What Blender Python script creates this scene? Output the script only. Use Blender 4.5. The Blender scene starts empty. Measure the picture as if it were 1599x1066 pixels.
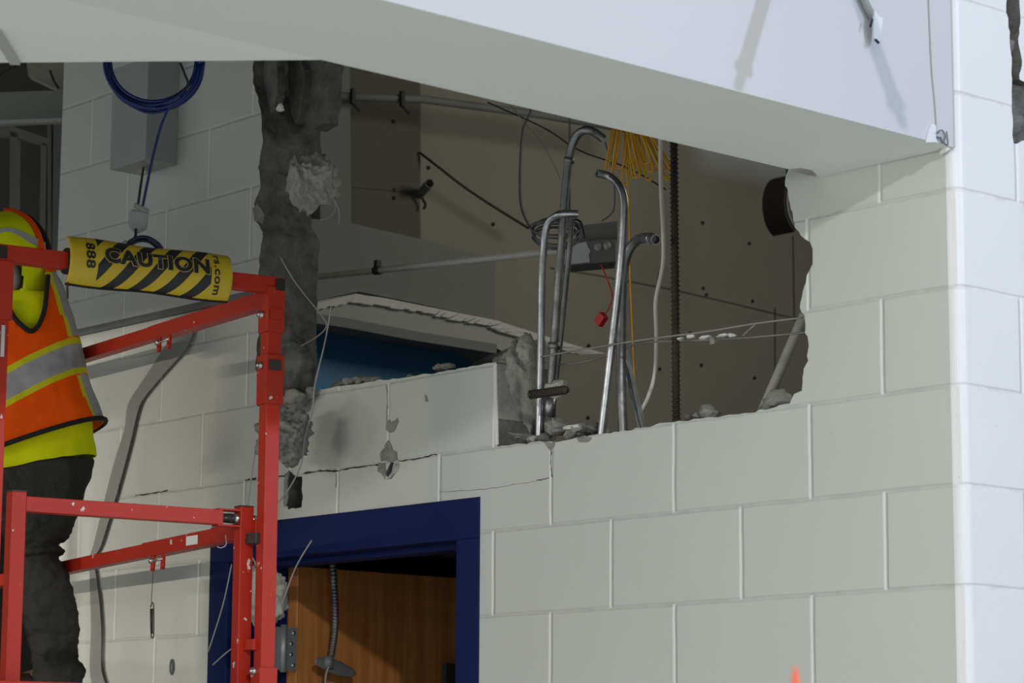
import bpy, bmesh, math, random
from math import sin, cos, pi, radians, sqrt, exp
from mathutils import Vector, Matrix, noise
from mathutils.geometry import tessellate_polygon

SC = bpy.context.scene
COL = SC.collection
V = Vector
# ------------------------------------------------------------------ camera
F_PX = 4121.0
CAM = V((3.3239, -4.2062, 1.6022))
RT = V((0.6688, 0.7434, 0.0057)).normalized()
UPV = V((0.1192, -0.1148, 0.9862)).normalized()
FW = V((-0.7338, 0.6589, 0.1654)).normalized()
cd = bpy.data.cameras.new('camera'); cam = bpy.data.objects.new('camera', cd); COL.objects.link(cam)
cd.sensor_width = 36; cd.lens = F_PX / 1599 * 36; cd.clip_start = .05; cd.clip_end = 200
m = Matrix.Identity(4)
for i in range(3):
    m[i][0] = RT[i]; m[i][1] = UPV[i]; m[i][2] = -FW[i]; m[i][3] = CAM[i]
cam.matrix_world = m
cd.dof.use_dof = True; cd.dof.focus_distance = 6.4; cd.dof.aperture_fstop = 6.3
SC.camera = cam
# ------------------------------------------------------------------ world, lights, exposure
SC.view_settings.view_transform = 'Standard'; SC.view_settings.look = 'None'
SC.view_settings.gamma = 1; SC.view_settings.use_curve_mapping = False
SC.view_settings.exposure = 0.0
w = bpy.data.worlds.new('World'); SC.world = w; w.use_nodes = True
w.node_tree.nodes['Background'].inputs[0].default_value = (0.95, 1.0, 0.985, 1)
w.node_tree.nodes['Background'].inputs[1].default_value = 0.72

def area(name, loc, target, size, power, color, size_y=None):
    l = bpy.data.lights.new(name, 'AREA'); l.energy = power; l.color = color; l.size = size
    if size_y: l.shape = 'RECTANGLE'; l.size_y = size_y
    o = bpy.data.objects.new(name, l); COL.objects.link(o); o.location = loc
    o.rotation_euler = (V(target) - V(loc)).to_track_quat('-Z', 'Y').to_euler()
    return o
LK = V((-1, .69, -.29)).normalized()
LB = V((-1, -.388, -.308)).normalized()
area('hall_flood_light', V((-.9, 0, 2.6)) - LK * 9, (-.9, 0, 2.6), .22, 190, (1.0, .98, .97))
area('corridor_window_light', V((0, -.5, 2.9)) - LB * 9, (0, -.5, 2.9), .16, 285, (.61, .73, 1.0))
area('hall_wall_fill', (-1.7, -8.5, 2.855), (-1.9, 0, 2.0), 2.6, 75, (1.0, .93, .80), .07)  # unseen fill strip added to lift the middle of the wall
LAMP = V((-4.75, -3.6, 2.0))
wk = area("added_lamp_light", LAMP, LAMP + V((.45, 3.6, 0)), .9, 16, (1.0, .91, .76), .02)  # unseen source added to brighten the lower left wall
wk.data.spread = radians(64)
area('back_room_fill', (-.9, 2.0, 3.9), (-3.4, 1.6, 3.1), .8, 11, (1.0, .95, .84))  # added fill, no fixture, lifts the back room walls

# ------------------------------------------------------------------ pixel to place
def ray(px, py): return FW + RT * ((px - 799.5) / F_PX) - UPV * ((py - 533) / F_PX)
def on(px, py, ax, val):
    d = ray(px, py); return CAM + d * ((val - CAM[ax]) / d[ax])
def onp(px, py, pt, n):
    d = ray(px, py); n = V(n); return CAM + d * ((V(pt) - CAM).dot(n) / d.dot(n))
def dep(px, py, d): return CAM + ray(px, py) * d

# ------------------------------------------------------------------ objects
def tag(o, label=None, cat=None, group=None, kind=None):
    if label: o['label'] = label
    if cat: o['category'] = cat
    if group: o['group'] = group
    if kind: o['kind'] = kind
    return o
def empty(name, loc, label, cat, group=None):
    o = bpy.data.objects.new(name, None); COL.objects.link(o); o.location = loc; o.empty_display_size = .05
    return tag(o, label, cat, group)

class MB:
    def __init__(s): s.v = []; s.f = []; s.m = []; s.s = []
    def add(s, vs, fs, mi=0, smooth=False):
        k = len(s.v); s.v += [V(p) for p in vs]
        for f in fs: s.f.append([i + k for i in f]); s.m.append(mi); s.s.append(smooth)
        return s
    def box(s, o, a, b, c, mi=0):          # corner + three edge vectors
        o, a, b, c = V(o), V(a), V(b), V(c)
        if a.cross(b).dot(c) < 0: a, b = b, a
        p = [o, o+a, o+a+b, o+b, o+c, o+a+c, o+a+b+c, o+b+c]
        return s.add(p, [(0,3,2,1),(4,5,6,7),(0,1,5,4),(1,2,6,5),(2,3,7,6),(3,0,4,7)], mi)
    def bar(s, p, q, wa, wb, up=(0,0,1), mi=0):   # solid rectangular bar
        p, q = V(p), V(q); d = (q-p).normalized(); a = d.cross(V(up)).normalized(); b = a.cross(d)
        return s.box(p - a*wa/2 - b*wb/2, q-p, a*wa, b*wb, mi)
    def sqtube(s, p, q, wd, t=.003, up=(0,0,1), mi=0):   # hollow square tube
        p, q = V(p), V(q); d = (q-p).normalized(); a = d.cross(V(up)).normalized(); b = a.cross(d)
        vs = []
        for e in (p, q):
            for r_ in (wd/2, wd/2 - t):
                for sa, sb in ((-1,-1),(1,-1),(1,1),(-1,1)): vs.append(e + a*sa*r_ + b*sb*r_)
        fs = []
        for i in range(4):
            j = (i+1) % 4
            fs += [(i, i+8, j+8, j), (i+4, j+4, j+12, i+12), (i, j, j+4, i+4), (i+8, i+12, j+12, j+8)]
        return s.add(vs, fs, mi)
    def tube(s, pts, r, n=12, smooth=True, cap=True, mi=0, res=6, hollow=False):
        P = spline(pts, res) if res > 1 and len(pts) > 2 else [V(p) for p in pts]
        L = len(P); R = r if callable(r) else (lambda t: r)
        t0 = (P[1]-P[0]).normalized()
        nrm = t0.cross(V((0,0,1)) if abs(t0.z) < .9 else V((1,0,0))).normalized()
        vs = []
        for i, p in enumerate(P):
            t = (P[min(i+1, L-1)] - P[max(i-1, 0)]).normalized()
            nrm = (nrm - t*nrm.dot(t)).normalized(); b = t.cross(nrm)
            for k in range(n):
                a = 2*pi*k/n; vs.append(p + (nrm*cos(a) + b*sin(a))*R(i/(L-1)))
        fs = [(i*n+k, i*n+(k+1)%n, (i+1)*n+(k+1)%n, (i+1)*n+k) for i in range(L-1) for k in range(n)]
        if cap and not hollow: fs += [tuple(reversed(range(n))), tuple((L-1)*n+k for k in range(n))]
        s.add(vs, fs, mi, smooth)
        if hollow:
            rr = R(1)
            for e, idx in ((0, 0), (L-1, L-1)):
                c = P[idx]; t = (P[1]-P[0]).normalized() if e == 0 else (P[-1]-P[-2]).normalized()
                sgn = 1 if e == 0 else -1
                ring = [vs[idx*n+k] for k in range(n)]
                inn = [c + (q-c)*.84 for q in ring]; deep = [q + t*sgn*rr*3 for q in inn]
                k0 = 0
                fs2 = []
                for k in range(n):
                    j = (k+1) % n
                    fs2 += [(k, n+k, n+j, j), (n+k, 2*n+k, 2*n+j, n+j)]
                fs2.append(tuple(2*n+k for k in range(n)))
                s.add(ring + inn + deep, fs2, mi, False)
        return s
    def build(s, name, mats, parent=None, bevel=0, auto=False):
        me = bpy.data.meshes.new(name); me.from_pydata([tuple(p) for p in s.v], [], s.f)
        if not isinstance(mats, (list, tuple)): mats = [mats]
        for mm in mats: me.materials.append(mm)
        me.polygons.foreach_set('material_index', s.m); me.polygons.foreach_set('use_smooth', s.s)
        bm = bmesh.new(); bm.from_mesh(me); bmesh.ops.recalc_face_normals(bm, faces=bm.faces); bm.to_mesh(me); bm.free()
        me.update()
        o = bpy.data.objects.new(name, me); COL.objects.link(o)
        if parent: place(o, parent)
        if bevel:
            md = o.modifiers.new('bevel', 'BEVEL'); md.width = bevel; md.segments = 2; md.limit_method = 'ANGLE'
        return o
def place(o, parent):
    o.parent = parent
    loc = V((0,0,0)); p = parent
    while p: loc += V(p.location); p = p.parent
    if o.type == 'MESH':
        o.data.transform(Matrix.Translation(-loc))
def spline(pts, res=6):
    pts = [V(p) for p in pts]; out = []
    for i in range(len(pts)-1):
        p0 = pts[max(i-1,0)]; p1 = pts[i]; p2 = pts[i+1]; p3 = pts[min(i+2,len(pts)-1)]
        for k in range(res):
            t = k/res
            out.append(.5*((2*p1)+(p2-p0)*t+(2*p0-5*p1+4*p2-p3)*t*t+(3*p1-p0-3*p2+p3)*t**3))
    out.append(pts[-1]); return out
def recenter(o):          # put the origin of a top-level mesh at its base
    me = o.data; xs = [v.co for v in me.vertices]
    c = V((sum(p.x for p in xs)/len(xs), sum(p.y for p in xs)/len(xs), min(p.z for p in xs)))
    me.transform(Matrix.Translation(-c)); o.location = c; return o
def rock(name, c, r, seed, mat, parent=None, sub=4, rough=.35, squash=(1,1,1), cuts=7):
    rnd = random.Random(seed); bm = bmesh.new(); bmesh.ops.create_icosphere(bm, subdivisions=sub, radius=1)
    planes = [(V((rnd.uniform(-1,1), rnd.uniform(-1,1), rnd.uniform(-1,1))).normalized(), rnd.uniform(.55,.85)) for _ in range(cuts)]
    off = V((rnd.random()*50, rnd.random()*50, rnd.random()*50))
    for v in bm.verts:
        p = v.co.copy()
        for n, d in planes:
            e = p.dot(n) - d
            if e > 0: p -= n*e*.9
        k = noise.noise(p*2+off)*.22 + noise.noise(p*5+off)*.16*rough*2 + noise.noise(p*13+off)*.09*rough*2 + noise.noise(p*30+off)*.04*rough*2
        p = p*(1+k); v.co = V((p.x*squash[0]*r, p.y*squash[1]*r, p.z*squash[2]*r))
    me = bpy.data.meshes.new(name); bm.to_mesh(me); bm.free(); me.materials.append(mat)
    for p in me.polygons: p.use_smooth = sub >= 4
    o = bpy.data.objects.new(name, me); COL.objects.link(o); o.location = c
    if parent: me.transform(Matrix.Translation(V(c))); o.location = (0,0,0); place(o, parent)
    return o

# ------------------------------------------------------------------ materials
def srgb(r, g, b):
    f = lambda c: (c/255/12.92 if c/255 <= .04045 else ((c/255+.055)/1.055)**2.4)
    return (f(r), f(g), f(b), 1)
def lin(r, g, b): return (r, g, b, 1)
class NT:
    def __init__(s, name):
        s.m = bpy.data.materials.new(name); s.m.use_nodes = True; s.t = s.m.node_tree; s.b = s.t.nodes['Principled BSDF']
    def n(s, typ, **kw):
        x = s.t.nodes.new(typ)
        for k, v in kw.items(): setattr(x, k, v)
        return x
    def set(s, sock, v):
        if hasattr(v, 'is_output') or hasattr(v, 'links'): s.t.links.new(v, sock)
        else: sock.default_value = v
    def math(s, op, a, b=None, c=None):
        x = s.n('ShaderNodeMath', operation=op); s.set(x.inputs[0], a)
        if b is not None: s.set(x.inputs[1], b)
        if c is not None: s.set(x.inputs[2], c)
        return x.outputs[0]
    def mix(s, f, a, b):
        x = s.n('ShaderNodeMix', data_type='RGBA'); s.set(x.inputs[0], f); s.set(x.inputs[6], a); s.set(x.inputs[7], b); return x.outputs[2]
    def noise(s, scale, detail=4, rough=.5, vec=None):
        x = s.n('ShaderNodeTexNoise'); x.inputs['Scale'].default_value = scale; x.inputs['Detail'].default_value = detail; x.inputs['Roughness'].default_value = rough
        s.t.links.new(vec or s.obj(), x.inputs['Vector']); return x.outputs[0]
    def obj(s):
        if not hasattr(s, '_o'): s._o = s.n('ShaderNodeTexCoord').outputs['Object']
        return s._o
    def xyz(s):
        x = s.n('ShaderNodeSeparateXYZ'); s.t.links.new(s.obj(), x.inputs[0]); return x.outputs
    def ss(s, v, lo, hi):
        x = s.n('ShaderNodeMapRange', interpolation_type='SMOOTHSTEP'); s.set(x.inputs[0], v); x.inputs[1].default_value = lo; x.inputs[2].default_value = hi; return x.outputs[0]
    def bump(s, h, strength=.3, dist=.002, prev=None):
        x = s.n('ShaderNodeBump'); x.inputs['Strength'].default_value = strength; x.inputs['Distance'].default_value = dist
        s.t.links.new(h, x.inputs['Height'])
        if prev is not None: s.t.links.new(prev, x.inputs['Normal'])
        s.t.links.new(x.outputs[0], s.b.inputs['Normal']); return x.outputs[0]
    def fin(s, col, rough=.6, metal=0, spec=.5):
        s.set(s.b.inputs['Base Color'], col); s.set(s.b.inputs['Roughness'], rough); s.set(s.b.inputs['Metallic'], metal)
        s.b.inputs['Specular IOR Level'].default_value = spec; return s.m
def plain(name, col, rough=.6, metal=0, var=.12, scale=8, bump=0, bscale=60, spec=.5):
    t = NT(name); n = t.noise(scale, 5, .6)
    dark = tuple(c*(1-var) for c in col[:3]) + (1,); lite = tuple(min(1, c*(1+var)) for c in col[:3]) + (1,)
    c = t.mix(n, dark, lite)
    if bump: t.bump(t.noise(bscale, 4, .6), bump, .004)
    return t.fin(c, rough, metal, spec)

BW, BH, ZB = .4064, .2032, 2.0
def block_paint(name, axis, col, lit):
    t = NT(name); X = t.xyz(); h = X[axis]; z = X[2]
    wob = t.math('MULTIPLY', t.math('SUBTRACT', t.noise(9, 2, .5), .5), .006)
    zz = t.math('ADD', t.math('DIVIDE', t.math('ADD', z, wob), BH), 100 - ZB/BH)
    row = t.math('FLOOR', zz); fz = t.math('FRACT', zz)
    par = t.math('MODULO', row, 2)            # row 100 (L6..L5) -> joints at half blocks
    hh = t.math('ADD', t.math('ADD', t.math('DIVIDE', t.math('ADD', h, wob), BW), 100), t.math('MULTIPLY', t.math('SUBTRACT', 1, par), .5))
    fh = t.math('FRACT', hh)
    dz = t.math('MULTIPLY', t.math('MINIMUM', fz, t.math('SUBTRACT', 1, fz)), BH)
    dh = t.math('MULTIPLY', t.math('MINIMUM', fh, t.math('SUBTRACT', 1, fh)), BW)
    gz = t.ss(dz, .0005, .0065); gh = t.ss(dh, .0005, .0085)
    g = t.math('MULTIPLY', t.math('ADD', t.math('MULTIPLY', gz, .6), .4), gh)
    nb = t.bump(t.noise(45, 6, .7), .35, .0016)
    nb = t.bump(t.noise(6, 3, .5), .3, .004, nb)
    t.bump(g, 1.0, .0032, nb)
    n = t.noise(3, 5, .6)
    dk = tuple(c*.93 for c in col[:3]) + (1,)
    c = t.mix(n, dk, col)
    # vertical joints lightened in the colour, for the highlight their grooves catch
    c = t.mix(t.math('MULTIPLY', t.math('SUBTRACT', 1, t.ss(dh, .003, .007)), .8), c, lit)
    grime = t.math('MULTIPLY', t.math('SUBTRACT', 1, t.ss(dz, .0, .008)), t.ss(t.noise(14, 4, .7), .42, .66))
    c = t.mix(t.math('MULTIPLY', grime, .16), c, lin(.16, .16, .14))
    sp = t.ss(t.noise(120, 2, .5), .74, .77)
    c = t.mix(t.math('MULTIPLY', sp, .35), c, lin(.12, .12, .11))
    return t.fin(c, .42, 0, .35)
M = {}
M['block'] = block_paint('painted_block', 0, lin(.585, .615, .585), lin(.78, .82, .79))
M['block_f'] = block_paint('white_painted_block', 1, lin(.80, .81, .83), lin(.82, .83, .85))
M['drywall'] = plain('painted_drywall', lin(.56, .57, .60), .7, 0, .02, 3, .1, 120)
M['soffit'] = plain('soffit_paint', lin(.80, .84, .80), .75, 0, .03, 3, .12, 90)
M['soffit_light'] = plain('soffit_paint_paler', lin(.87, .91, .87), .75, 0, .03, 3, .12, 90)  # angled panel, slightly paler than the main soffit
def rough_mat(name, a, b, scale=18, bump=1.0):
    t = NT(name); n = t.noise(scale, 8, .7); c = t.mix(t.ss(n, .35, .65), a, b)
    c = t.mix(t.math('MULTIPLY', t.ss(t.noise(90, 3, .6), .6, .7), .4), c, lin(.09, .09, .08))
    nb = t.bump(t.noise(60, 8, .75), bump, .008)
    return t.fin(c, .95, 0, .1)
M['broken'] = rough_mat('broken_block', lin(.15, .15, .14), lin(.25, .25, .235))
M['mortar'] = rough_mat('mortar_rubble', lin(.27, .27, .25), lin(.42, .42, .39), 14)
M['mortar_light'] = rough_mat('pale_mortar', lin(.42, .415, .38), lin(.60, .59, .54), 14)
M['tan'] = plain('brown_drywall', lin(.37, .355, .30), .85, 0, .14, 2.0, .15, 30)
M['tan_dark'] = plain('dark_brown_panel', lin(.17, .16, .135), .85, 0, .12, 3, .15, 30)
M['grey_duct'] = plain('grey_primer', lin(.235, .245, .235), .7, 0, .1, 6, .15, 40)
M['grey_pale'] = plain('pale_grey_paint', lin(.45, .46, .44), .7, 0, .1, 6, .2, 40)
M['ledge_white'] = plain('torn_white_gypsum', lin(.78, .78, .75), .8, 0, .15, 20, .5, 60)
M['blue_panel'] = plain('dark_teal_blue_panel', lin(.04, .26, .50), .35, 0, .15, 3)
M['blue_paint'] = plain('navy_door_frame_paint', lin(.007, .016, .085), .6, 0, .06, 4, .05, 80, .12)
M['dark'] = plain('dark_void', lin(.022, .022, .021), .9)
M['floor'] = plain('floor_concrete', lin(.55, .55, .52), .5, 0, .1, 1.5)
M['deck'] = plain('dark_deck', lin(.06, .06, .055), .9)
M['steel_dark'] = plain('dark_steel_framing', lin(.16, .17, .165), .55, .3)
M['stud_grey'] = plain('dull_stud_steel', lin(.17, .17, .155), .6)
M['room_dark'] = plain('dim_room_wall', lin(.07, .07, .063), .9)
M['steel_pale'] = plain('pale_grey_steel', lin(.36, .38, .37), .55, 0)
def galv(name, a, b, rough=.33):
    t = NT(name); n = t.ss(t.noise(22, 6, .7), .35, .7); c = t.mix(n, a, b)
    d = t.ss(t.noise(9, 5, .7), .50, .68)
    c = t.mix(t.math('MULTIPLY', d, .6), c, lin(.30, .30, .28))
    t.bump(t.noise(70, 4, .6), .15, .001)
    t.fin(c, .5, 1.0, .5)
    t.set(t.b.inputs['Roughness'], t.math('ADD', t.math('MULTIPLY', d, .4), rough))
    t.set(t.b.inputs['Metallic'], t.math('SUBTRACT', .95, t.math('MULTIPLY', d, .6)))
    return t.m
M['galv'] = galv('galvanised_conduit', lin(.42, .44, .46), lin(.68, .70, .73))
M['galv_dull'] = galv('dusty_conduit', lin(.22, .23, .23), lin(.36, .37, .37), .5)
M['steel'] = plain('zinc_plated_steel', lin(.55, .55, .52), .35, .9, .1, 20)
M['hinge'] = plain('satin_hinge_steel', lin(.30, .32, .34), .45, .55, .08, 20)
M['rebar'] = plain('rusty_rebar', lin(.055, .045, .036), .8, .3, .3, 40, .5, 90)
M['wire'] = plain('galvanised_wire', lin(.33, .33, .32), .5, .4)
M['wire_dark'] = plain('dark_wire', lin(.035, .03, .028), .6)
M['cable_blue'] = plain('blue_cable_jacket', lin(.012, .030, .16), .4)
M['cable_navy'] = plain('navy_cable_jacket', lin(.012, .018, .05), .4)
M['cable_grey'] = plain('grey_cable_jacket', lin(.13, .14, .17), .5)
M['cable_white'] = plain('white_cable_jacket', lin(.78, .77, .72), .5)
M['cable_yellow'] = plain('yellow_cable_jacket', lin(.72, .40, .015), .45)
M['red_plastic'] = plain('red_plastic', lin(.45, .01, .01), .4)
M['white_plastic'] = plain('white_plastic', lin(.72, .74, .78), .5)
M['clear_bag'] = plain('milky_plastic', lin(.42, .46, .48), .4)
M['black_cloth'] = plain('black_binding', lin(.008, .008, .008), .8)
M['black_foam'] = plain('black_foam', lin(.012, .012, .012), .9)
M['strap'] = plain('band_grey', lin(.27, .275, .27), .8, 0, .12, 30, .3, 200)
M['grey_trim'] = plain('grey_ceiling_trim', lin(.14, .155, .155), .5, 0, .1, 10)
M['box_grey'] = plain('grey_box_enamel', lin(.34, .36, .355), .5, 0, .05, 6)
M['orange_marker'] = plain('orange_marker_plastic', lin(.85, .13, .05), .5)
M['hat'] = plain('white_hard_hat_shell', lin(.42, .43, .46), .4, 0, .05, 12)
M['skin'] = plain('skin', lin(.42, .22, .15), .55, 0, .08, 30)
M['boot'] = plain('dark_boot_leather', lin(.05, .035, .025), .6)
def red_paint():
    t = NT('red_scaffold_paint'); n = t.noise(6, 5, .6)
    c = t.mix(n, lin(.40, .020, .008), lin(.52, .032, .013))
    chip = t.ss(t.noise(34, 3, .55), .69, .705)
    c = t.mix(chip, c, lin(.62, .60, .56))
    sc = t.ss(t.noise(70, 5, .7), .67, .72)
    c = t.mix(t.math('MULTIPLY', sc, .5), c, lin(.10, .03, .02))
    t.bump(t.noise(30, 4, .6), .12, .002)
    return t.fin(c, .42, 0, .28)
M['red'] = red_paint()
def wood():
    t = NT('oak_veneer'); mp = t.n('ShaderNodeMapping'); mp.inputs['Scale'].default_value = (26, 26, .9)
    t.t.links.new(t.obj(), mp.inputs[0]); n = t.noise(1.8, 8, .65, mp.outputs[0])
    c = t.mix(t.ss(n, .3, .7), lin(.34, .125, .030), lin(.52, .215, .062))
    return t.fin(c, .45, 0, .4)
M['wood'] = wood()
def fabric(name, col, var=.15, scale=10, wr=.5, bs=9):
    t = NT(name); n = t.noise(scale, 6, .65)
    c = t.mix(n, tuple(x*(1-var) for x in col[:3]) + (1,), tuple(min(1, x*(1+var)) for x in col[:3]) + (1,))
    nb = t.bump(t.noise(bs, 3, .45), wr, .03)
    t.bump(t.noise(400, 2, .5), .25, .0008, nb)
    return t.fin(c, .9, 0, .1)
M['hivis'] = fabric('hivis_yellow_cloth', lin(.76, .84, .008), .12, 8, .35, 14)
M['orange'] = fabric('hivis_orange_mesh', lin(.92, .095, .004), .08, 12, .25, 16)
M['trousers'] = fabric('charcoal_trousers', lin(.050, .049, .045), .35, 7, .9, 14)
M['silver'] = fabric('silver_reflective_tape', lin(.36, .36, .37), .12, 30, .5, 22)
M['hivis_flat'] = fabric('yellow_tape_edge', lin(.62, .60, .02), .05, 20, .15, 16)

def poly_solid(name, outer, holes, y0, y1, mats, axis=1, parent=None, side_mi=1):
    """polygon in (h,z) extruded along the axis; faces: front mi 0, sides mi side_mi for holes"""
    mb = MB()
    mk = (lambda h, z, y: V((h, y, z))) if axis == 1 else (lambda h, z, y: V((y, h, z)))
    loops = [outer] + holes
    flat = [p for l in loops for p in l]
    tris = tessellate_polygon([[V((p[0], p[1], 0)) for p in l] for l in loops])
    n = len(flat)
    vs = [mk(p[0], p[1], y0) for p in flat] + [mk(p[0], p[1], y1) for p in flat]
    mb.add(vs, [tuple(t) for t in tris], 0); mb2 = MB()
    k = 0
    faces = [tuple(i+n for i in reversed(t)) for t in tris]
    for f in faces: mb.f.append(list(f)); mb.m.append(0); mb.s.append(False)
    for li, l in enumerate(loops):
        for i in range(len(l)):
            a, b = k+i, k+(i+1) % len(l)
            mb.f.append([a, b, b+n, a+n]); mb.m.append(side_mi if li else (side_mi if outer_rough(l, i) else 0)); mb.s.append(False)
        k += len(l)
    return mb.build(name, mats, parent)
def outer_rough(l, i): return False
def jag(pts, step=.012, amp=.005, seed=1, closed=False):
    out = []; N = len(pts); rng = range(N if closed else N-1); rnd = random.Random(seed)
    for i in rng:
        a = V(pts[i]); b = V(pts[(i+1) % N]); L = (b-a).length; k = max(1, int(L/step)); nn = V((-(b-a).y, (b-a).x)).normalized()
        for j in range(k):
            p = a + (b-a)*(j/k)
            d = amp*(noise.noise(V((p.x*30, p.y*30, seed)))*1.4 + rnd.uniform(-.35, .35)) if j else 0
            out.append((p.x + nn.x*d, p.y + nn.y*d))
    if not closed: out.append(tuple(pts[-1]))
    return out

# ================================================================== SETTING
ZS = 2.8976
def W2(px, py):
    p = on(px, py, 1, 0); return (p.x, p.z)
hole_left = [(398,60),(396,95),(395,130),(403,152),(408,180),(410,225),(403,262),(407,290),(397,318),(399,345),(410,362),(405,400),(403,440),(405,500),(400,560),(402,600),(402,634)]
hole_bot1 = [(430,630),(455,629),(487,620),(500,608),(535,602),(570,597),(603,593),(640,588),(700,578),(740,571),(775,565)]
hole_bot2 = [(777,697),(835,690),(870,690),(900,683),(940,677),(1000,668),(1060,657),(1130,649),(1195,640),(1233,630)]
hole_right = [(1240,615),(1252,610),(1253,590),(1262,563),(1263,540),(1257,520),(1256,492),(1249,480),(1252,465),(1259,435),(1269,412),(1269,395),(1265,378),(1250,367),(1241,355),(1234,320),(1226,290),(1227,275),(1232,262),(1236,200)]
HL = [W2(*p) for p in hole_left]; HB1 = [W2(*p) for p in hole_bot1]; HB2 = [W2(*p) for p in hole_bot2]; HR = [W2(*p) for p in hole_right]
HL[0] = (HL[0][0], 4.05); HR[-1] = (HR[-1][0], 4.05)
hole = jag(HL, .012, .006, 3)[:-1] + jag([HL[-1]] + HB1, .012, .003, 4)[:-1] + [HB1[-1]] + jag(HB2, .014, .004, 5)[:-1] + jag([HB2[-1]] + HR, .008, .005, 6)
small1 = jag([W2(*p) for p in [(452,733),(460,742),(472,745),(471,765),(473,775),(471,792),(450,795),(446,786),(450,765),(447,745)]], .006, .003, 8, True)
small2 = jag([W2(*p) for p in [(610,722),(620,722),(619,738),(610,748),(602,742)]], .006, .002, 9, True)
DFL, DFR, DFT = -2.587, -1.472, 2.290
outer = [(-3.42, 0), (DFL, 0), (DFL, DFT), (DFR, DFT), (DFR, 0), (-.026, 0), (-.026, 4.6), (-3.42, 4.6)]
wf = poly_solid('wall_front', outer, [hole, small1, small2], 0, .195, [M['block'], M['broken']]); tag(wf, kind='structure')
# right wall (bullnose corner) with a broken slot at the frame edge
mb = MB()
arc = [(-.026 + .026*sin(a), .026 - .026*cos(a)) for a in [i*pi/2/8 for i in range(9)]]
prof = [(-.026, 0)] + arc[1:-1] + [(0, .026), (0, .18), (-.2, .18), (-.2, .19), (-.026, .19)]
def prism(mb, prof, z0, z1, mi=0, smooth=False):
    n = len(prof); vs = [V((x, y, z0)) for x, y in prof] + [V((x, y, z1)) for x, y in prof]
    mb.add(vs, [(i, (i+1) % n, (i+1) % n + n, i+n) for i in range(n)], mi, smooth)
    mb.add(vs, [tuple(range(n)), tuple(range(2*n-1, n-1, -1))], mi)
prism(mb, prof, 0, 4.6)
wr = mb.build('wall_right', [M['block_f'], M['broken']]); tag(wr, kind='structure')
def F2(px, py):
    p = on(px, py, 0, 0); return (p.y, p.z)
# rest of the right wall, with its broken hole
slot = jag([F2(*p) for p in [(1571,-120),(1571,20),(1577,50),(1580,100),(1580,160),(1581,212),(1583,224),(1592,222),(1640,214),(1640,150),(1592,124),(1596,95),(1590,60),(1593,20),(1592,-120)]], .010, .004, 11, True)
slot2 = [F2(*p) for p in [(1583,224),(1640,214),(1640,205),(1586,212)]]
outer_r = [(.18, 0), (2.6, 0), (2.6, 4.6), (.18, 4.6)]
slot = [(min(max(a, .182), 2.5), b) for a, b in slot]
wr2 = poly_solid('wall_right_end', outer_r, [slot], 0, -.19, [M['block_f'], M['broken']], axis=0); tag(wr2, kind='structure')
# rough mortar inside that slot
mb = MB()
g = []
for i in range(60):
    for j in range(14):
        y = .18 + .25*j/13; z = 2.85 + .75*i/59
        g.append(V((-.035 + .045*noise.noise(V((y*22, z*22, 3))) + .015*noise.noise(V((y*70, z*70, 5))), y, z)))
mb.add(g, [(i*14+j, i*14+j+1, (i+1)*14+j+1, (i+1)*14+j) for i in range(59) for j in range(13)], 0, True)
tag(mb.build('broken_face', M['broken'], wr2), 'broken grey mortar in the gap')

# bulkhead (fascia + soffit) running out from the wall corner
mb = MB()
sof = [(-.365, 0), (-.365, -1.361), (-1.62, -2.60), (-1.62, -3.9), (0, -3.9), (0, -.004)]
def prism_z(mb, poly, z0, z1, mi_side, mi_bot):
    n = len(poly); vs = [V((x, y, z0)) for x, y in poly] + [V((x, y, z1)) for x, y in poly]
    mb.add(vs, [(i, (i+1) % n, (i+1) % n + n, i+n) for i in range(n)], mi_side)
    mb.add(vs, [tuple(range(n))], mi_bot); mb.add(vs, [tuple(range(2*n-1, n-1, -1))], mi_side)
prism_z(mb, [(-.365, 0), (-.365, -4.695), (0, -4.695), (0, -.004)], ZS, 4.6, 0, 1)
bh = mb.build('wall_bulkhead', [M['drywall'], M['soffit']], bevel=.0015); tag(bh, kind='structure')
mb = MB()
prism_z(mb, [(-.3655, -1.361), (-3.70, -4.695), (-.3655, -4.695)], ZS + .0005, 4.6, 0, 1)
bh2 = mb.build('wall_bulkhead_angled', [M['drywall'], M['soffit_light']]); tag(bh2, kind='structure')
# floor, deck overhead
mb = MB(); mb.box((-8, -7, -.1), (14, 0, 0), (0, 13, 0), (0, 0, .1)); tag(mb.build('floor', M['floor']), kind='structure')
mb = MB(); mb.box((-8, -3.9, 4.6), (8, 0, 0), (0, 9.9, 0), (0, 0, .1)); tag(mb.build('ceiling', M['deck']), kind='structure')
mb = MB(); mb.box((-8, -4.0, 0), (.1, 0, 0), (0, 10, 0), (0, 0, 4.6)); tag(mb.build('wall_far_left', M['dark']), kind='structure')

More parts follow.
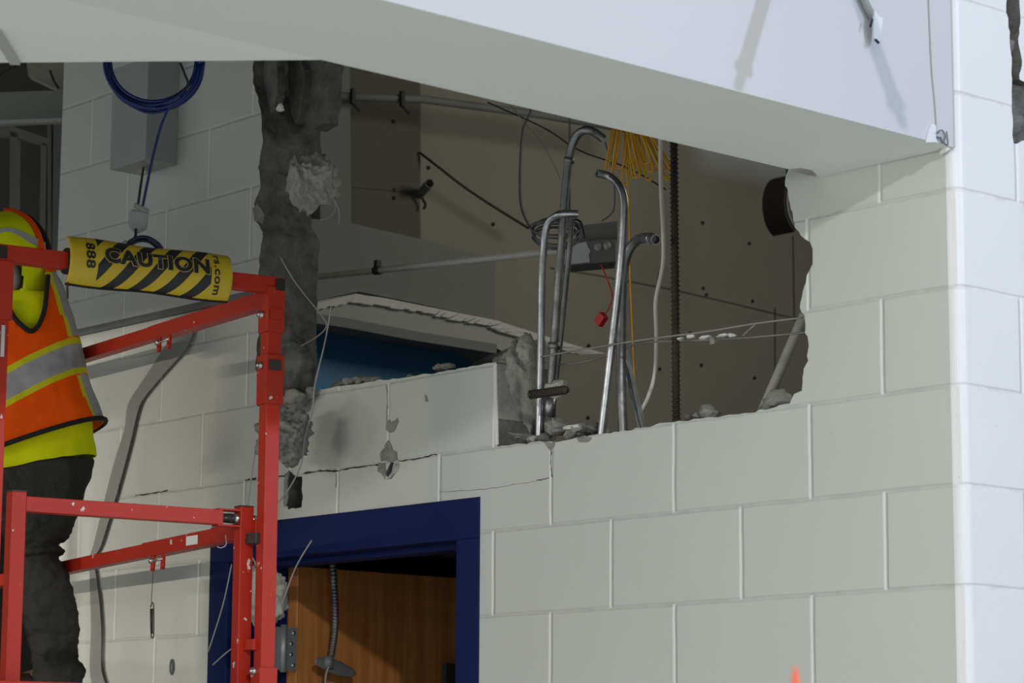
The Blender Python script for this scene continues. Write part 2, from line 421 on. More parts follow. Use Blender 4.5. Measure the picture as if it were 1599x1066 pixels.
# back room
XB = -3.4
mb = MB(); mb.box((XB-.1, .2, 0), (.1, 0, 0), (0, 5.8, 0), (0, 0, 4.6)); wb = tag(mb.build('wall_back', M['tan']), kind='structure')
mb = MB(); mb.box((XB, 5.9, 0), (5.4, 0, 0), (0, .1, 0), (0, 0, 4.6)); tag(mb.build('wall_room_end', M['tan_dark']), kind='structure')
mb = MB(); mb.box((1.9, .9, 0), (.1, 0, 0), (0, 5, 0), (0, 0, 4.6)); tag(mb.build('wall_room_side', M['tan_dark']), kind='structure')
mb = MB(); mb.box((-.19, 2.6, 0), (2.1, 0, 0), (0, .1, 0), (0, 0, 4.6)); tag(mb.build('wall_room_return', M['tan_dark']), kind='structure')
def B(px, py, x=XB+.004): return on(px, py, 0, x)
def plate(mb, pts, th, mi=0):      # polygon on a plane x=const, extruded to -x by th
    n = len(pts); mb.add([p for p in pts] + [p - V((th, 0, 0)) for p in pts], [tuple(range(n)), tuple(range(2*n-1, n-1, -1))] + [(i, (i+1) % n, (i+1) % n + n, i+n) for i in range(n)], mi)
mb = MB(); plate(mb, [B(545,60,XB+.05), B(656,60,XB+.05), B(657,240,XB+.05), B(656,300,XB+.05), B(658,430,XB+.05), B(545,430,XB+.05)], .04)
tag(mb.build('trim_dark_panel', M['tan_dark']), kind='structure')
mb = MB(); plate(mb, [B(500,60,XB+.16), B(546,60,XB+.16), B(549,420,XB+.16), B(500,420,XB+.16)], .15)
tag(mb.build('trim_column', M['grey_duct']), kind='structure')
# drywall seams on the back wall
mb = MB()
for pts in [[(860,418),(935,430),(1050,452),(1150,475),(1245,498)], [(1238,368),(1240,500)], [(1210,480),(1210,600)], [(545,291),(620,298),(656,304)]]:
    x = XB+.0515 if pts[0][0] == 545 else XB+.002
    P = [B(a, b, x) for a, b in pts]
    for i in range(len(P)-1): mb.bar(P[i], P[i+1], .004, .007, up=(1,0,0))
mb.build('drywall_seam', M['tan_dark'], wb)
# screw heads
mb = MB()
for a, b in [(614,190),(615,297),(615,309),(669,262),(770,350),(812,540),(880,660),(918,652),(919,540),(1078,520),(1030,576),(1090,215),(1097,348),(1098,450),(1175,470),(1095,570),(1178,590),(1030,430),(1103,460),(1170,380)]:
    p = B(a, b, XB+.003 if a > 656 else XB+.052); mb.tube([p, p + V((.003,0,0))], .007, 8, res=1)
mb.build('screw_head', M['wire_dark'], wb)

# grey bulkhead box behind the opening
XD = -3.05
mb = MB()
top = [B(430,332,XD), B(490,342,XD), B(542,347,XD), B(656,373,XD), B(773,404,XD)]
bot = [B(773,500,XD), B(660,475,XD), B(560,455,XD), B(490,470,XD), B(430,480,XD)]
plate(mb, top + bot, .345)
db = mb.build('boxed_duct', M['grey_duct']); tag(recenter(db), 'grey boxed duct hanging in the back room behind the broken opening', 'duct')
# lower grey soffit with the torn white gypsum edge
XL = -3.0
mb = MB()
plate(mb, [B(482,472,XL-.01), B(556,458,XL-.01), B(660,478,XL-.01), B(773,503,XL-.01), B(852,530,XL-.01), B(812,565,XL-.01), B(772,541,XL-.01), B(640,520,XL-.01), B(540,502,XL-.01), B(478,494,XL-.01)], .3)
lb = mb.build('boxed_soffit', M['grey_pale']); recenter(lb); tag(lb, 'low grey boxed soffit above the blue panel with a torn white top edge', 'soffit')
mb = MB()
rnd = random.Random(5)
def strip(mb, up, lo, x, th, mi=0):
    plate(mb, [B(a, b, x) for a, b in up] + [B(a, b, x) for a, b in reversed(lo)], th, mi)
U1 = [(478,476),(510,470),(556,459),(600,465),(660,477),(720,489),(775,500),(850,524),(905,541),(946,552)]
L1_ = [(478,484),(510,480),(548,472),(600,478),(660,487),(700,497),(760,507),(790,520),(850,540),(905,553),(946,560)]
for i in range(len(U1)-1):
    a, b, c, d = U1[i], U1[i+1], L1_[i+1], L1_[i]
    n = 6
    for k in range(n):
        f = lambda p, q, t: (p[0]+(q[0]-p[0])*t, p[1]+(q[1]-p[1])*t)
        e0 = 1.5*noise.noise(V((i*3+k/n*3, 1, 0))); 
        u0, u1, l0, l1 = f(a,b,k/n), f(a,b,(k+1)/n), f(d,c,k/n), f(d,c,(k+1)/n)
        jl = rnd.uniform(-1.5, 1.5)
        plate(mb, [B(*u0, XL+.006), B(*u1, XL+.006), B(l1[0], l1[1]+jl, XL+.006), B(l0[0], l0[1]+jl, XL+.006)], .014)
mb.build('torn_edge', M['ledge_white'], lb)
mb = MB()
for (a, b) in [((478,494),(540,503)),((540,503),(640,522)),((640,522),(772,543))]:
    mb.bar(B(a[0], a[1]+2, XL+.004), B(b[0], b[1]+2, XL+.004), .03, .022, up=(1,0,0))
mb.build('bottom_edge', M['grey_duct'], lb)
mb = MB()
plate(mb, [B(470,490,-3.2), B(800,545,-3.2), B(800,640,-3.2), B(470,640,-3.2)], .05)
tag(mb.build('wall_blue_panel', M['blue_panel']), kind='structure')
# support stub under the soffit end (grey slanted piece)
mb = MB(); plate(mb, [B(812,540,-2.95), B(850,528,-2.95), B(862,560,-2.95), B(845,580,-2.95), B(765,575,-2.95), B(770,560,-2.95)], .1)
o = mb.build('gypsum_offcut', M['grey_duct']); recenter(o); tag(o, 'slanted grey gypsum offcut behind the mortar column at the end of the blue panel', 'offcut')

# ================================================================== DOOR
fr = empty('door_1', (DFL, .06, 0), None, None); tag(fr, kind='structure')
mb = MB()
y0, y1 = -.004, .20
FT = DFT; HD = 2.190; JL = -2.50; JR = -1.556
def framepiece(mb, x0, x1, z0, z1): mb.box((x0, y0, z0), (x1-x0, 0, 0), (0, y1-y0, 0), (0, 0, z1-z0))
framepiece(mb, DFL+.001, DFR-.001, HD, FT-.001); mb.build('frame_head', M['blue_paint'], fr, bevel=.002)
mb = MB(); framepiece(mb, DFL+.001, JL, 0, HD); mb.box((JL, .09, 0), (.016, 0, 0), (0, .06, 0), (0, 0, HD)); mb.build('frame_jamb', M['blue_paint'], fr, bevel=.002)
mb = MB(); framepiece(mb, JR, DFR-.001, 0, HD); mb.box((JR-.016, .05, 0), (.016, 0, 0), (0, .06, 0), (0, 0, HD)); mb.build('frame_jamb', M['blue_paint'], fr, bevel=.002)
mb = MB(); mb.box((JL, .05, HD-.016), (JR-JL, 0, 0), (0, .06, 0), (0, 0, .016)); mb.build('frame_stop', M['blue_paint'], fr)
mb = MB(); mb.box((-2.495, .195, .01), (.045, 0, 0), (0, .91, 0), (0, 0, 2.178)); leaf = mb.build('door_leaf', M['wood'], fr, bevel=.002)
# hinge
hy = on(445,1010,0,-2.448)
mb = MB()
hz0 = on(445,1046,0,-2.448).z; hz1 = on(445,979,0,-2.448).z
xh = -2.447
ya = on(428,1010,0,xh).y; yk = on(440,1010,0,xh).y; yb = on(463,1010,0,xh).y
mb.box((xh-.004, ya, hz0), (.006, 0, 0), (0, yk-ya, 0), (0, 0, hz1-hz0)); mb.box((xh-.004, yk, hz0), (.006, 0, 0), (0, yb-yk, 0), (0, 0, hz1-hz0))
hg = mb.build('hinge', M['hinge'], fr, bevel=.001)
mb = MB(); mb.tube([(xh+.008, yk, hz0-.006), (xh+.008, yk, hz1+.006)], .0095, 16, res=1); mb.build('knuckle', M['hinge'], hg)
mb = MB()
for k in range(4):
    z = hz0 + (hz1-hz0)*(.12+.25*k); yy = yb - (.012 if k in (0,3) else .02)*1.0
    mb.tube([(xh, yy, z), (xh+.004, yy, z)], .0055, 10, res=1)
mb.build('screw', M['steel'], hg)
# dark latch bracket at door edge
mb = MB(); p0 = on(690,1036,0,-2.44); mb.box(p0, (.02, 0, 0), (0, .08, 0), (0, 0, -.16)); mb.build('latch_bracket', M['dark'], fr)
# dark wall behind the open door
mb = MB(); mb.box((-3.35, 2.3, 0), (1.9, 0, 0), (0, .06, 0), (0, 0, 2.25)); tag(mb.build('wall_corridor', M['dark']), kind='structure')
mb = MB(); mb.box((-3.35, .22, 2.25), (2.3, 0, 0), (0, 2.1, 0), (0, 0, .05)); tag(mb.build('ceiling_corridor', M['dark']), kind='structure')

# ================================================================== WALL DETAILS
def crack(pts, wpx=.004, y=-.0006):
    mb = MB()
    P = [on(a, b, 1, y) for a, b in pts]
    rnd = random.Random(int(pts[0][0])); n = len(P)
    Q = []
    for i in range(n-1):
        for k in range(6): Q.append(P[i].lerp(P[i+1], k/6))
    Q.append(P[-1])
    vs = []
    for i, q in enumerate(Q):
        t = (Q[min(i+1, len(Q)-1)] - Q[max(i-1, 0)]).normalized(); nn = V((-t.z, 0, t.x))
        wv = wpx*(.25 + .75*rnd.random()); off = nn*rnd.uniform(-.0015, .0015)
        vs += [q + nn*wv/2 + off, q - nn*wv/2 + off]
    mb.add(vs, [(2*i, 2*i+1, 2*i+3, 2*i+2) for i in range(len(Q)-1)])
    return mb.build('crack', M['broken_dark'], wf)
M['broken_dark'] = rough_mat('crack_shadow_mortar', lin(.04, .04, .038), lin(.10, .10, .095))
crack([(383,750),(400,747)], .006); crack([(432,744),(450,743)], .008)
crack([(474,738),(500,735),(523,735),(560,729),(590,725)], .006); crack([(622,720),(655,715),(682,709)], .004)
crack([(525,760),(525,740)], .004); crack([(862,745),(860,720),(861,695)], .004); crack([(838,750),(858,746)], .003)
crack([(686,768),(751,764),(800,757),(838,751)], .0011); crack([(604,600),(605,625),(604,655)], .004); crack([(211,774),(240,770),(262,766)], .005)
def chip(pts, mat='mortar', y=-.0022, seed=1):
    P = jag([W2(*p) for p in pts], .008, .004, seed, True)
    P3 = [V((a, y + .0016*noise.noise(V((a*80, b*80, seed))), b)) for a, b in P]; n = len(P3)
    c = sum(P3, V())/n
    mb = MB(); mb.add(P3 + [p + V((0, -y+.001, 0)) for p in P3] + [c + V((0, -.001, 0))], [(i, (i+1) % n, 2*n) for i in range(n)] + [(i, i+n, (i+1) % n + n, (i+1) % n) for i in range(n)])
    return mb.build('chipped_patch', M[mat], wf)
chip([(605,655),(612,660),(621,652),(623,658),(618,670),(608,675),(603,670)], 'mortar', seed=2)
chip([(607,687),(612,695),(613,702),(620,705),(622,718),(610,722),(596,720),(594,708),(601,700)], 'mortar', seed=3)
chip([(592,722),(602,722),(604,738),(602,748),(598,742),(590,735)], 'mortar', seed=4)
chip([(616,722),(623,722),(623,732),(612,745),(605,749),(612,738)], 'mortar_light', seed=14)
chip([(664,616),(667,618),(669,627),(665,627)], 'mortar', seed=5)
chip([(445,740),(452,735),(450,760),(450,780),(446,792),(444,780)], 'mortar', seed=6)
chip([(900,682),(915,680),(925,683),(918,690),(905,690)], 'mortar', seed=7)
chip([(850,690),(868,688),(866,697),(860,703),(855,697)], 'mortar', seed=12)
chip([(395,325),(402,318),(412,335),(410,350),(398,345)], 'mortar', seed=13)
# backing inside the small holes
mb = MB(); mb.box((-2.40, .10, 2.25), (.5, 0, 0), (0, .05, 0), (0, 0, .25)); mb.build('block_core', M['dark'], wf)
# ceiling angle on the left wall
mb = MB(); mb.box((-3.415, -.028, 2.905), (1.0, 0, 0), (0, .028, 0), (0, 0, .004)); mb.box((-3.415, -.006, 2.905), (1.0, 0, 0), (0, .005, 0), (0, 0, .022))
tag(mb.build('trim_ceiling_angle', M['grey_trim']), kind='structure')

# rough broken end of the wall (left side of the opening)
def rough_end(edge, y0, y1, amp, name, mat, seed, grow=.0, nz=90, ny=16, sgn=1):
    zs = [e[1] for e in edge]; zmin, zmax = min(zs), max(zs)
    def xe(z):
        es = sorted(edge, key=lambda e: e[1])
        for a, b in zip(es, es[1:]):
            if a[1] <= z <= b[1]: return a[0] + (b[0]-a[0])*(z-a[1])/max(1e-6, b[1]-a[1])
        return es[-1][0]
    mb = MB(); g = []
    for i in range(nz+1):
        z = zmin + (zmax-zmin)*i/nz
        for j in range(ny+1):
            t = j/ny; y = y0 + (y1-y0)*t
            e = min(1, t*5)
            d = amp*(noise.noise(V((y*14, z*10, seed)))*1.0 + noise.noise(V((y*40, z*40, seed+4)))*.45 + noise.noise(V((y*110, z*110, seed+8)))*.2 + .35)
            core = -.05*max(0, noise.noise(V((2.2, z*4.5, seed+2)))*2)*max(0, 1-abs(t-.5)*2.6)
            g.append(V((xe(z) + sgn*e*(d + core + grow*t), y, z)))
    n1 = ny+1
    mb.add(g, [(i*n1+j, i*n1+j+1, (i+1)*n1+j+1, (i+1)*n1+j) for i in range(nz) for j in range(ny)], 0, True)
    return mb.build(name, M[mat], wf)
rough_end([W2(*p) for p in hole_left[1:]], .002, .195, .022, 'broken_wall_end', 'broken', 3)
# standing slabs of face shell at the top of the broken end
def slab(px0, px1, py0, py1, y, th, seed, name='broken_face_shell', parent=wf, mat='broken'):
    a = on(px0, py0, 1, y); b = on(px1, py1, 1, y)
    P = [(a.x, 4.0), (b.x, 4.0), (b.x, b.z + .06), (b.x - .012, b.z), ((a.x+b.x)/2, b.z - .01), (a.x+.01, b.z+.02), (a.x, b.z+.05)]
    P = jag(P, .02, .012, seed, True)
    n = len(P); mb = MB()
    mb.add([V((x, y, z)) for x, z in P] + [V((x, y+th, z)) for x, z in P], [tuple(range(n)), tuple(range(2*n-1, n-1, -1))] + [(i, (i+1) % n, (i+1) % n + n, i+n) for i in range(n)])
    return mb.build(name, M[mat], parent, bevel=.003)
slab(411,432,100,168,.03,.03,21); slab(452,470,100,185,.10,.03,22); slab(470,511,100,190,.125,.05,23)

# lower end: the block left in the opening has its own broken end
def remnant():
    c = on(806, 612, 1, .09)
    t = empty('mortar_column', (c.x, c.y, on(800,690,1,.09).z), 'cracked grey mortar column standing at the end of the remaining block course', 'mortar')
    rock('column_body', on(808,612,1,.085), .138, 32, M['mortar_light'], t, 5, .42, (.34,.62,.98), 9)
    rock('upper_lump', on(821,552,1,.09), .042, 31, M['mortar_light'], t, 4, .4, (.65,.8,1.15), 6)
    rock('side_lump', on(797,575,1,.06), .040, 35, M['mortar_light'], t, 4, .4, (.9,.8,.6), 6)
    rock('base_lump', on(806,684,1,.09), .070, 34, M['mortar'], t, 4, .5, (.85,1.0,.30), 7)
    return t
remnant()
mb = MB(); a = HB1[-1]; b = HB2[0]; mb.box((a[0]+.0005, .003, b[1]+.004), (.004, 0, 0), (0, .188, 0), (0, 0, a[1]-b[1]-.008)); mb.build('block_end_face', M['mortar_light'], wf)
# white joint fin along the end of that block
mb = MB(); a = on(774,568,1,-.001); b = on(776,694,1,-.001); mb.bar(a, b, .008, .004, up=(0,1,0)); mb.build('joint_fin', M['ledge_white'], wf)

# rubble at the left end
def top_rock(name, c, r, seed, mat, label, cat, group=None, **k): 
    o = rock(name, c, r, seed, mat, **k); return tag(o, label, cat, group)
top_rock('concrete_chunk', dep(455,578,6.98), .072, 41, M['broken'], 'dark rounded concrete lump at the wall end left of the blue panel', 'concrete', squash=(1,.8,1.45), cuts=5)
top_rock('concrete_chunk', dep(462,622,6.93), .040, 42, M['mortar'], 'pale concrete lump resting on the block course beside the red scaffold post', 'concrete', squash=(1.15,.9,.75))
top_rock('concrete_chunk', dep(487,613,6.93), .018, 43, M['mortar'], 'small grey crumb at the left end of the remaining block course', 'rubble', sub=3)
ORD = ['first','second','third','fourth','fifth','sixth','seventh','eighth','ninth','tenth']
for i, (a, b, r) in enumerate([(530,602,.016),(550,597,.022),(562,595,.018),(575,594,.013),(588,593,.012),(640,588,.007),(687,575,.014),(701,573,.015)]):
    top_rock('mortar_crumb', on(a, b-1, 1, .06), r, 50+i, M['mortar'], ORD[i] + ' mortar crumb from the left on top of the remaining painted block course', 'rubble', 'crumbs on the block course', sub=3, squash=(1.5,1.2,.7))
for i, (a, b, r, mt) in enumerate([(835,688,.018,'mortar_light'),(850,684,.02,'broken'),(870,665,.030,'mortar'),(895,676,.022,'mortar'),(905,672,.026,'mortar'),(925,668,.020,'broken'),(945,674,.012,'mortar'),(1075,651,.010,'broken'),(1090,650,.012,'mortar'),(1120,645,.008,'broken')]):
    top_rock('mortar_rubble', on(a, b, 1, .07), r, 70+i, M[mt], ORD[i] + ' lump of grey mortar rubble from the left on the broken sill', 'rubble', 'rubble on the broken sill', sub=3, squash=(1.2,1.1,.75))
top_rock('mortar_piece', on(1106,643,1,.06), .024, 90, M['mortar'], 'pyramid shaped mortar piece standing on the sill right of the rebar', 'rubble', squash=(1.1,.8,.8), cuts=9)
top_rock('mortar_piece', on(1214,627,1,.07), .046, 91, M['mortar'], 'wedge of grey mortar in the lower right corner of the opening', 'rubble', squash=(1.15,.7,.62), cuts=9)
o = top_rock('paper_scrap', on(893,667,1,.05), .016, 92, M['ledge_white'], 'white scrap lying in the rubble below the conduits', 'scrap', sub=3, squash=(1.6,1,.4))
# the big hanging chunks
top_rock('concrete_chunk', dep(484,288,6.86), .082, 101, M['mortar_light'], 'big pale concrete chunk hanging at the broken wall end above the scaffold post', 'concrete', sub=5, rough=.55, squash=(.9,.8,1.02), cuts=8)
top_rock('concrete_chunk', dep(446,678,6.78), .090, 102, M['mortar'], 'rough grey concrete chunk hanging on wires behind the red post at the block course', 'concrete', sub=5, rough=.65, squash=(.93,.8,.84), cuts=5)
top_rock('concrete_chunk', dep(409,929,6.75), .090, 103, M['mortar_light'], 'pale concrete chunk hanging behind the scaffold posts beside the blue door frame', 'concrete', sub=5, rough=.5, squash=(.8,.7,.95), cuts=7)
top_rock('concrete_crumb', dep(438,168,7.05), .012, 104, M['ledge_white'], 'small white crumb in the broken top of the wall end', 'rubble', sub=3)

# ================================================================== WIRES AND CABLES
def cable(name, P, r, mat, label, cat='wire', group=None, n=8, res=6):
    mb = MB(); mb.tube(P, r, n, res=res); o = mb.build(name, M[mat]); recenter(o); return tag(o, label, cat, group)
def pd(l, d): return [dep(a, b, d) for a, b in l]
def py_(l, y): return [on(a, b, 1, y) for a, b in l]
def px_(l, x): return [on(a, b, 0, x) for a, b in l]
cable('tie_wire', pd([(437,400),(462,442),(500,490),(510,508),(497,524),(470,540)], 6.80), .0018, 'wire', 'thin tie wire running down the broken wall end and bending back below', n=6)
cable('tie_wire', pd([(517,478),(513,505),(505,545),(492,600),(487,645),(476,680),(470,725),(450,765),(432,786)], 6.74), .0022, 'wire', 'long thin wire hanging past the block course over the small hole above the door', n=6)
cable('tie_wire', pd([(398,704),(392,750),(386,790)], 6.70), .0020, 'wire', 'short straight wire below the hanging grey chunk left of the post', n=6)
cable('tie_wire', pd([(520,308),(524,325),(516,338),(500,344)], 6.80), .0016, 'wire', 'small wire loop beside the big pale chunk', n=6)
cable('tie_wire', pd([(522,310),(529,330),(529,350)], 6.80), .0016, 'wire', 'short wire end hanging right of the big pale chunk', n=6)
cable('tie_wire', pd([(487,843),(462,885),(443,935),(428,962),(405,935)], 6.70), .0022, 'wire', 'stiff bare wire crossing in front of the wooden door top corner', n=6)
cable('tie_wire', pd([(362,880),(348,945),(325,1018)], 6.6), .0020, 'wire', 'thin wire running down to the wall edge left of the door frame', n=6)
cable('tie_wire', pd([(332,1038),(352,1020),(375,1003)], 6.6), .0020, 'wire', 'short wire across the left door jamb near the bottom', n=6)
cable('tie_wire', pd([(393,868),(402,885),(408,895)], 6.7), .0022, 'wire', 'short wire end between the two red posts above the pale chunk', n=6)
cable('thread', pd([(352,835),(353,850),(345,855),(339,853)], 6.2), .0010, 'ledge_white', 'fine white thread dangling under the spring of the gate rail', 'thread', n=5)
# joint reinforcement in the mortar bed across the opening
cable('joint_reinforcement_wire', py_([(845,557),(900,547),(1000,531),(1100,518),(1180,505),(1252,496)], .03), .0024, 'wire', 'upper masonry reinforcement wire crossing the opening', 'wire', n=6)
cable('joint_reinforcement_wire', py_([(845,565),(880,569),(930,560),(1000,536),(1080,532),(1170,527),(1258,519)], .13), .0024, 'wire', 'lower masonry reinforcement wire crossing the opening', 'wire', n=6)
cable('joint_reinforcement_wire', py_([(1184,503),(1172,513),(1160,524)], .08), .0020, 'wire', 'short diagonal rung between the two reinforcement wires', 'wire', n=6)
for i, (a, b, s_) in enumerate([(1062,529,(1.0,1,.4)),(1078,524,(1.7,1,.7)),(1100,527,(2.2,1,.5)),(1112,532,(.9,1,.9)),(1128,524,(1.8,1,.5)),(1143,523,(1.2,1,.5))]):
    top_rock('mortar_flake', on(a, b, 1, .10), .010, 120+i, M['ledge_white'] if i != 3 else M['mortar'], ORD[i] + ' pale mortar flake from the left on the reinforcement wires by the rebar', 'mortar', 'mortar flakes on the wires', sub=3, squash=s_)
# deep wires
cable('hanging_wire', px_([(655,238)], XB+.056) + px_([(690,265),(725,292),(770,322),(825,356)], XB+.12), .005, 'wire_dark', 'dark slack wire sagging across the brown wall', 'wire', n=6)
cable('hanging_wire', px_([(838,100),(830,170),(818,200),(813,250),(814,320),(830,358)], XB+.5), .005, 'cable_grey', 'grey blue cable hanging left of the conduits', 'cable', n=6)
cable('hanging_wire', py_([(740,90),(800,168),(850,230),(876,282)], .5), .0014, 'wire', 'fine wire slanting down to the tallest conduit', 'wire', n=5)
cable('hanging_wire', py_([(762,160),(850,200),(905,235),(980,262),(1040,296)], .6), .0022, 'wire_dark', 'thin dark wire crossing behind the yellow cable coil', 'wire', n=5)
cable('hanging_wire', py_([(945,222),(955,260),(960,300),(957,330),(940,345)], .4), .0022, 'cable_grey', 'thin grey wire looping down behind the bent conduit', 'wire', n=5)
cable('white_cable', py_([(1031,210),(1032,290),(1036,380),(1034,420),(1024,470),(1025,520),(1023,580),(1012,620),(997,648)], .22), .0052, 'cable_white', 'white cable hanging between the conduits and the rebar', 'cable', n=8)
# pipe in the lower right corner
cable('white_pipe', [on(1185,655,1,.45) + (on(1185,655,1,.45)-on(1250,505,1,.45))*.62, on(1256,491,1,.45)], .0125, 'cable_white', 'slanted white pipe in the lower right corner of the opening', 'pipe', n=14, res=1)
# rebar
P0, P1 = on(1056,655,1,.1), on(1052,185,1,.1)
mb = MB(); mb.tube([P0, P1], .0085, 12, res=1)
L = (P1-P0).length; k = int(L/.011)
for i in range(k):
    c = P0.lerp(P1, i/k); t = (P1-P0).normalized()
    a0 = V((1,0,0)); b0 = t.cross(a0)
    rg = [c + (a0*cos(q) + b0*sin(q))*.0098 + t*.003*sin(q) for q in [j*2*pi/10 for j in range(11)]]
    mb.tube(rg, .0018, 4, res=1, cap=False)
o = mb.build('rebar', M['rebar']); recenter(o); tag(o, 'dark ribbed vertical rebar standing on the broken sill', 'rebar')
cr = on(850,606,1,.02)
mb = MB(); a = on(829,616,1,.0); b = on(886,608,1,.02); mb.tube([a, b], .0085, 10, res=1)
k = 14
for i in range(k):
    c = a.lerp(b, i/k); t = (b-a).normalized(); a0 = V((0,1,0)); b0 = t.cross(a0)
    mb.tube([c + (a0*cos(q) + b0*sin(q))*.0098 for q in [j*2*pi/10 for j in range(11)]], .0018, 4, res=1, cap=False)
o = mb.build('rebar_stub', M['rebar']); recenter(o); tag(o, 'short horizontal rebar stub crossing the left pair of conduits', 'rebar')
top_rock('mortar_lump', on(869,606,1,.03), .028, 130, M['mortar_light'], 'pale mortar lump stuck on the rebar stub beside the conduits', 'mortar', squash=(1.2,.9,.85))
# conduits
def conduit(name, pts, r, mat, label, y):
    P = [on(a, b, 1, y + (c if len(q) > 2 else 0)) for q in pts for a, b, c in [(q + (0,))[:3]]]
    mb = MB(); mb.tube(P, r, 18, res=8, hollow=True); o = mb.build(name, M[mat]); recenter(o); return tag(o, label, 'conduit'), P
def collar(P, t, r, h, mat, parent, name='coupling'):
    S = spline(P, 8); i = int(t*(len(S)-2)); c = S[i]; d = (S[i+1]-S[i]).normalized()
    mb = MB(); mb.tube([c - d*h/2, c + d*h/2], r, 16, res=1); o = mb.build(name, M[mat]); 
    o.parent = parent; o.data.transform(Matrix.Translation(-V(parent.location))); return o
c1, P = conduit('bent_conduit', [(841,683),(843,610),(845,520),(846,440),(849,385),(853,355),(862,341),(878,334),(902,334,.03)], .0092, 'galv', 'short left conduit bending over to the right at its open top', .08)
c2, P = conduit('bent_conduit', [(855,682),(858,640),(862,580),(868,500),(872,440),(878,370),(882,310),(887,260),(893,228),(903,209),(917,203),(930,208,.02),(942,217,.04)], .0105, 'galv_dull', 'tallest conduit with its curved top under the soffit', .10)
collar(P, .22, .0155, .016, 'galv_dull', c2); collar(P, .10, .0135, .055, 'galv', c2); collar(P, .62, .0135, .014, 'galv_dull', c2, 'set_screw_collar'); collar(P, .05, .0125, .05, 'galv_dull', c2)
c3, P = conduit('bent_conduit', [(938,690),(940,671),(947,610),(955,540),(963,470),(970,400),(974,340),(974,310),(967,290),(952,276),(932,270,-.03)], .0098, 'galv', 'bright conduit curving left with its open end below the tallest one', .05)
c4, P = conduit('bent_conduit', [(972,688),(972,666),(970,600),(970,520),(971,460),(974,420),(981,392),(994,376),(1008,371,-.02),(1024,374,-.07)], .0118, 'galv_dull', 'thick dusty conduit whose open end points at the viewer', .09)
collar(P, .97, .0135, .008, 'galv', c4, 'end_bushing')
c5, P = conduit('bent_conduit', [(862,650),(868,590),(876,520),(884,440),(890,380),(893,330)], .0072, 'galv_dull', 'thin conduit standing close behind the tallest conduit', .14)
mb = MB()
a, b = on(973,548,1,.12), on(1005,680,1,.12)
t = (b-a).normalized(); s = t.cross(V((0,1,0))).normalized()
mb.box(a, b-a, s*.014, V((0,.002,0))); mb.box(a, b-a, s*.002, V((0,-.012,0))); mb.box(a+s*.012, b-a, s*.002, V((0,-.012,0)))
o = mb.build('metal_channel', M['galv']); recenter(o); tag(o, 'thin metal channel leaning behind the thick conduit down to the sill', 'channel')
# black cable coil around the conduit tops
mb = MB(); rnd = random.Random(7)
c0 = on(868,362,1,.18)
for q in range(6):
    ra = .058 + rnd.uniform(-.006, .006); rb = .030 + rnd.uniform(-.008, .008); dz = rnd.uniform(-.016, .016); dy = rnd.uniform(-.01, .01)
    pts = [c0 + RT*ra*cos(a_) + V((0,0,1))*(rb*sin(a_) + dz) + FW*(.07*sin(a_) + dy) for a_ in [i*2*pi/20 for i in range(21)]]
    mb.tube(pts, .0024, 6, res=2)
o = mb.build('cable_coil', M['cable_grey']); recenter(o); tag(o, 'loose coil of dark grey cable around the conduit tops', 'cable')
cable('tie_wire', py_([(872,330),(886,340),(905,345),(911,360),(913,372)], .15), .003, 'wire_dark', 'short black wire dropping from the open conduit end to the junction box', 'wire', n=6)
# junction box + thin pipe
jb = empty('junction_box', on(900,412,1,.55), 'grey junction box with torn white front behind the conduits', 'junction box')
n_ = V((.7338, -.6589, 0)).normalized()
pt = on(900,395,1,.55); e1 = V((RT.x, RT.y, 0)).normalized()
def JB(px, py, off=0): return onp(px, py, pt + n_*off, n_)
def quad_solid(mb, pts, d, mi=0):
    n = len(pts); mb.add(list(pts) + [p + d for p in pts], [tuple(range(n)), tuple(range(2*n-1, n-1, -1))] + [(i, (i+1) % n, (i+1) % n + n, i+n) for i in range(n)], mi)
mb = MB(); quad_solid(mb, [JB(878,380), JB(962,372), JB(962,408), JB(880,415)], -n_*.10); mb.build('box_body', M['grey_duct'], jb, bevel=.003)
mb = MB(); quad_solid(mb, jagpts := [JB(880,386,.004), JB(896,384,.004), JB(903,380,.004), JB(915,377,.004), JB(918,385,.004), JB(922,392,.004), JB(919,398,.004), JB(921,409,.004), JB(880,413,.004)], -n_*.004); mb.build('white_label', M['white_plastic'], jb)
mb = MB(); q = JB(889,380,-.06); mb.tube([q, V((q.x, q.y, 4.6))], .003, 6, res=1); mb.build('hanger_rod', M['steel_dark'], jb)
mb = MB()
for a, b in [(934,386),(948,384)]:
    p = JB(a, b, .001); mb.tube([p, p + n_*.004], .011, 16, res=1)
mb.build('knockout', M['grey_pale'], jb)
mb = MB(); quad_solid(mb, [JB(905,352,-.05), JB(964,345,-.05), JB(964,372,-.05), JB(905,378,-.05)], -n_*.10)
o = mb.build('metal_bracket', M['grey_duct']); recenter(o); tag(o, 'dull grey sheet metal bracket above the junction box', 'bracket')
tp = empty('thin_pipe', on(498,432,1,.9), 'thin pale pipe running level across the grey duct to the junction box', 'pipe')
A_, B_ = px_([(497,432)], -2.85)[0], JB(882,391,-.05)
mb = MB(); mb.tube([A_, B_], .0095, 12, res=1); mb.build('pipe_run', M['cable_white'], tp)
mb = MB()
for f_ in (.26,):
    c = A_.lerp(B_, f_); mb.tube([c - (B_-A_).normalized()*.012, c + (B_-A_).normalized()*.012], .013, 12, res=1); mb.bar(c, c + V((0,0,.03)), .016, .016, up=(1,0,0))
mb.build('pipe_clamp', M['wire_dark'], tp)
mb = MB(); mb.tube(px_([(500,149),(660,155),(850,180),(1000,205)], XB+.25), .014, 12, res=1)
o = mb.build('ceiling_conduit', M['grey_duct']); recenter(o); tag(o, 'grey conduit running level near the top of the opening', 'conduit')
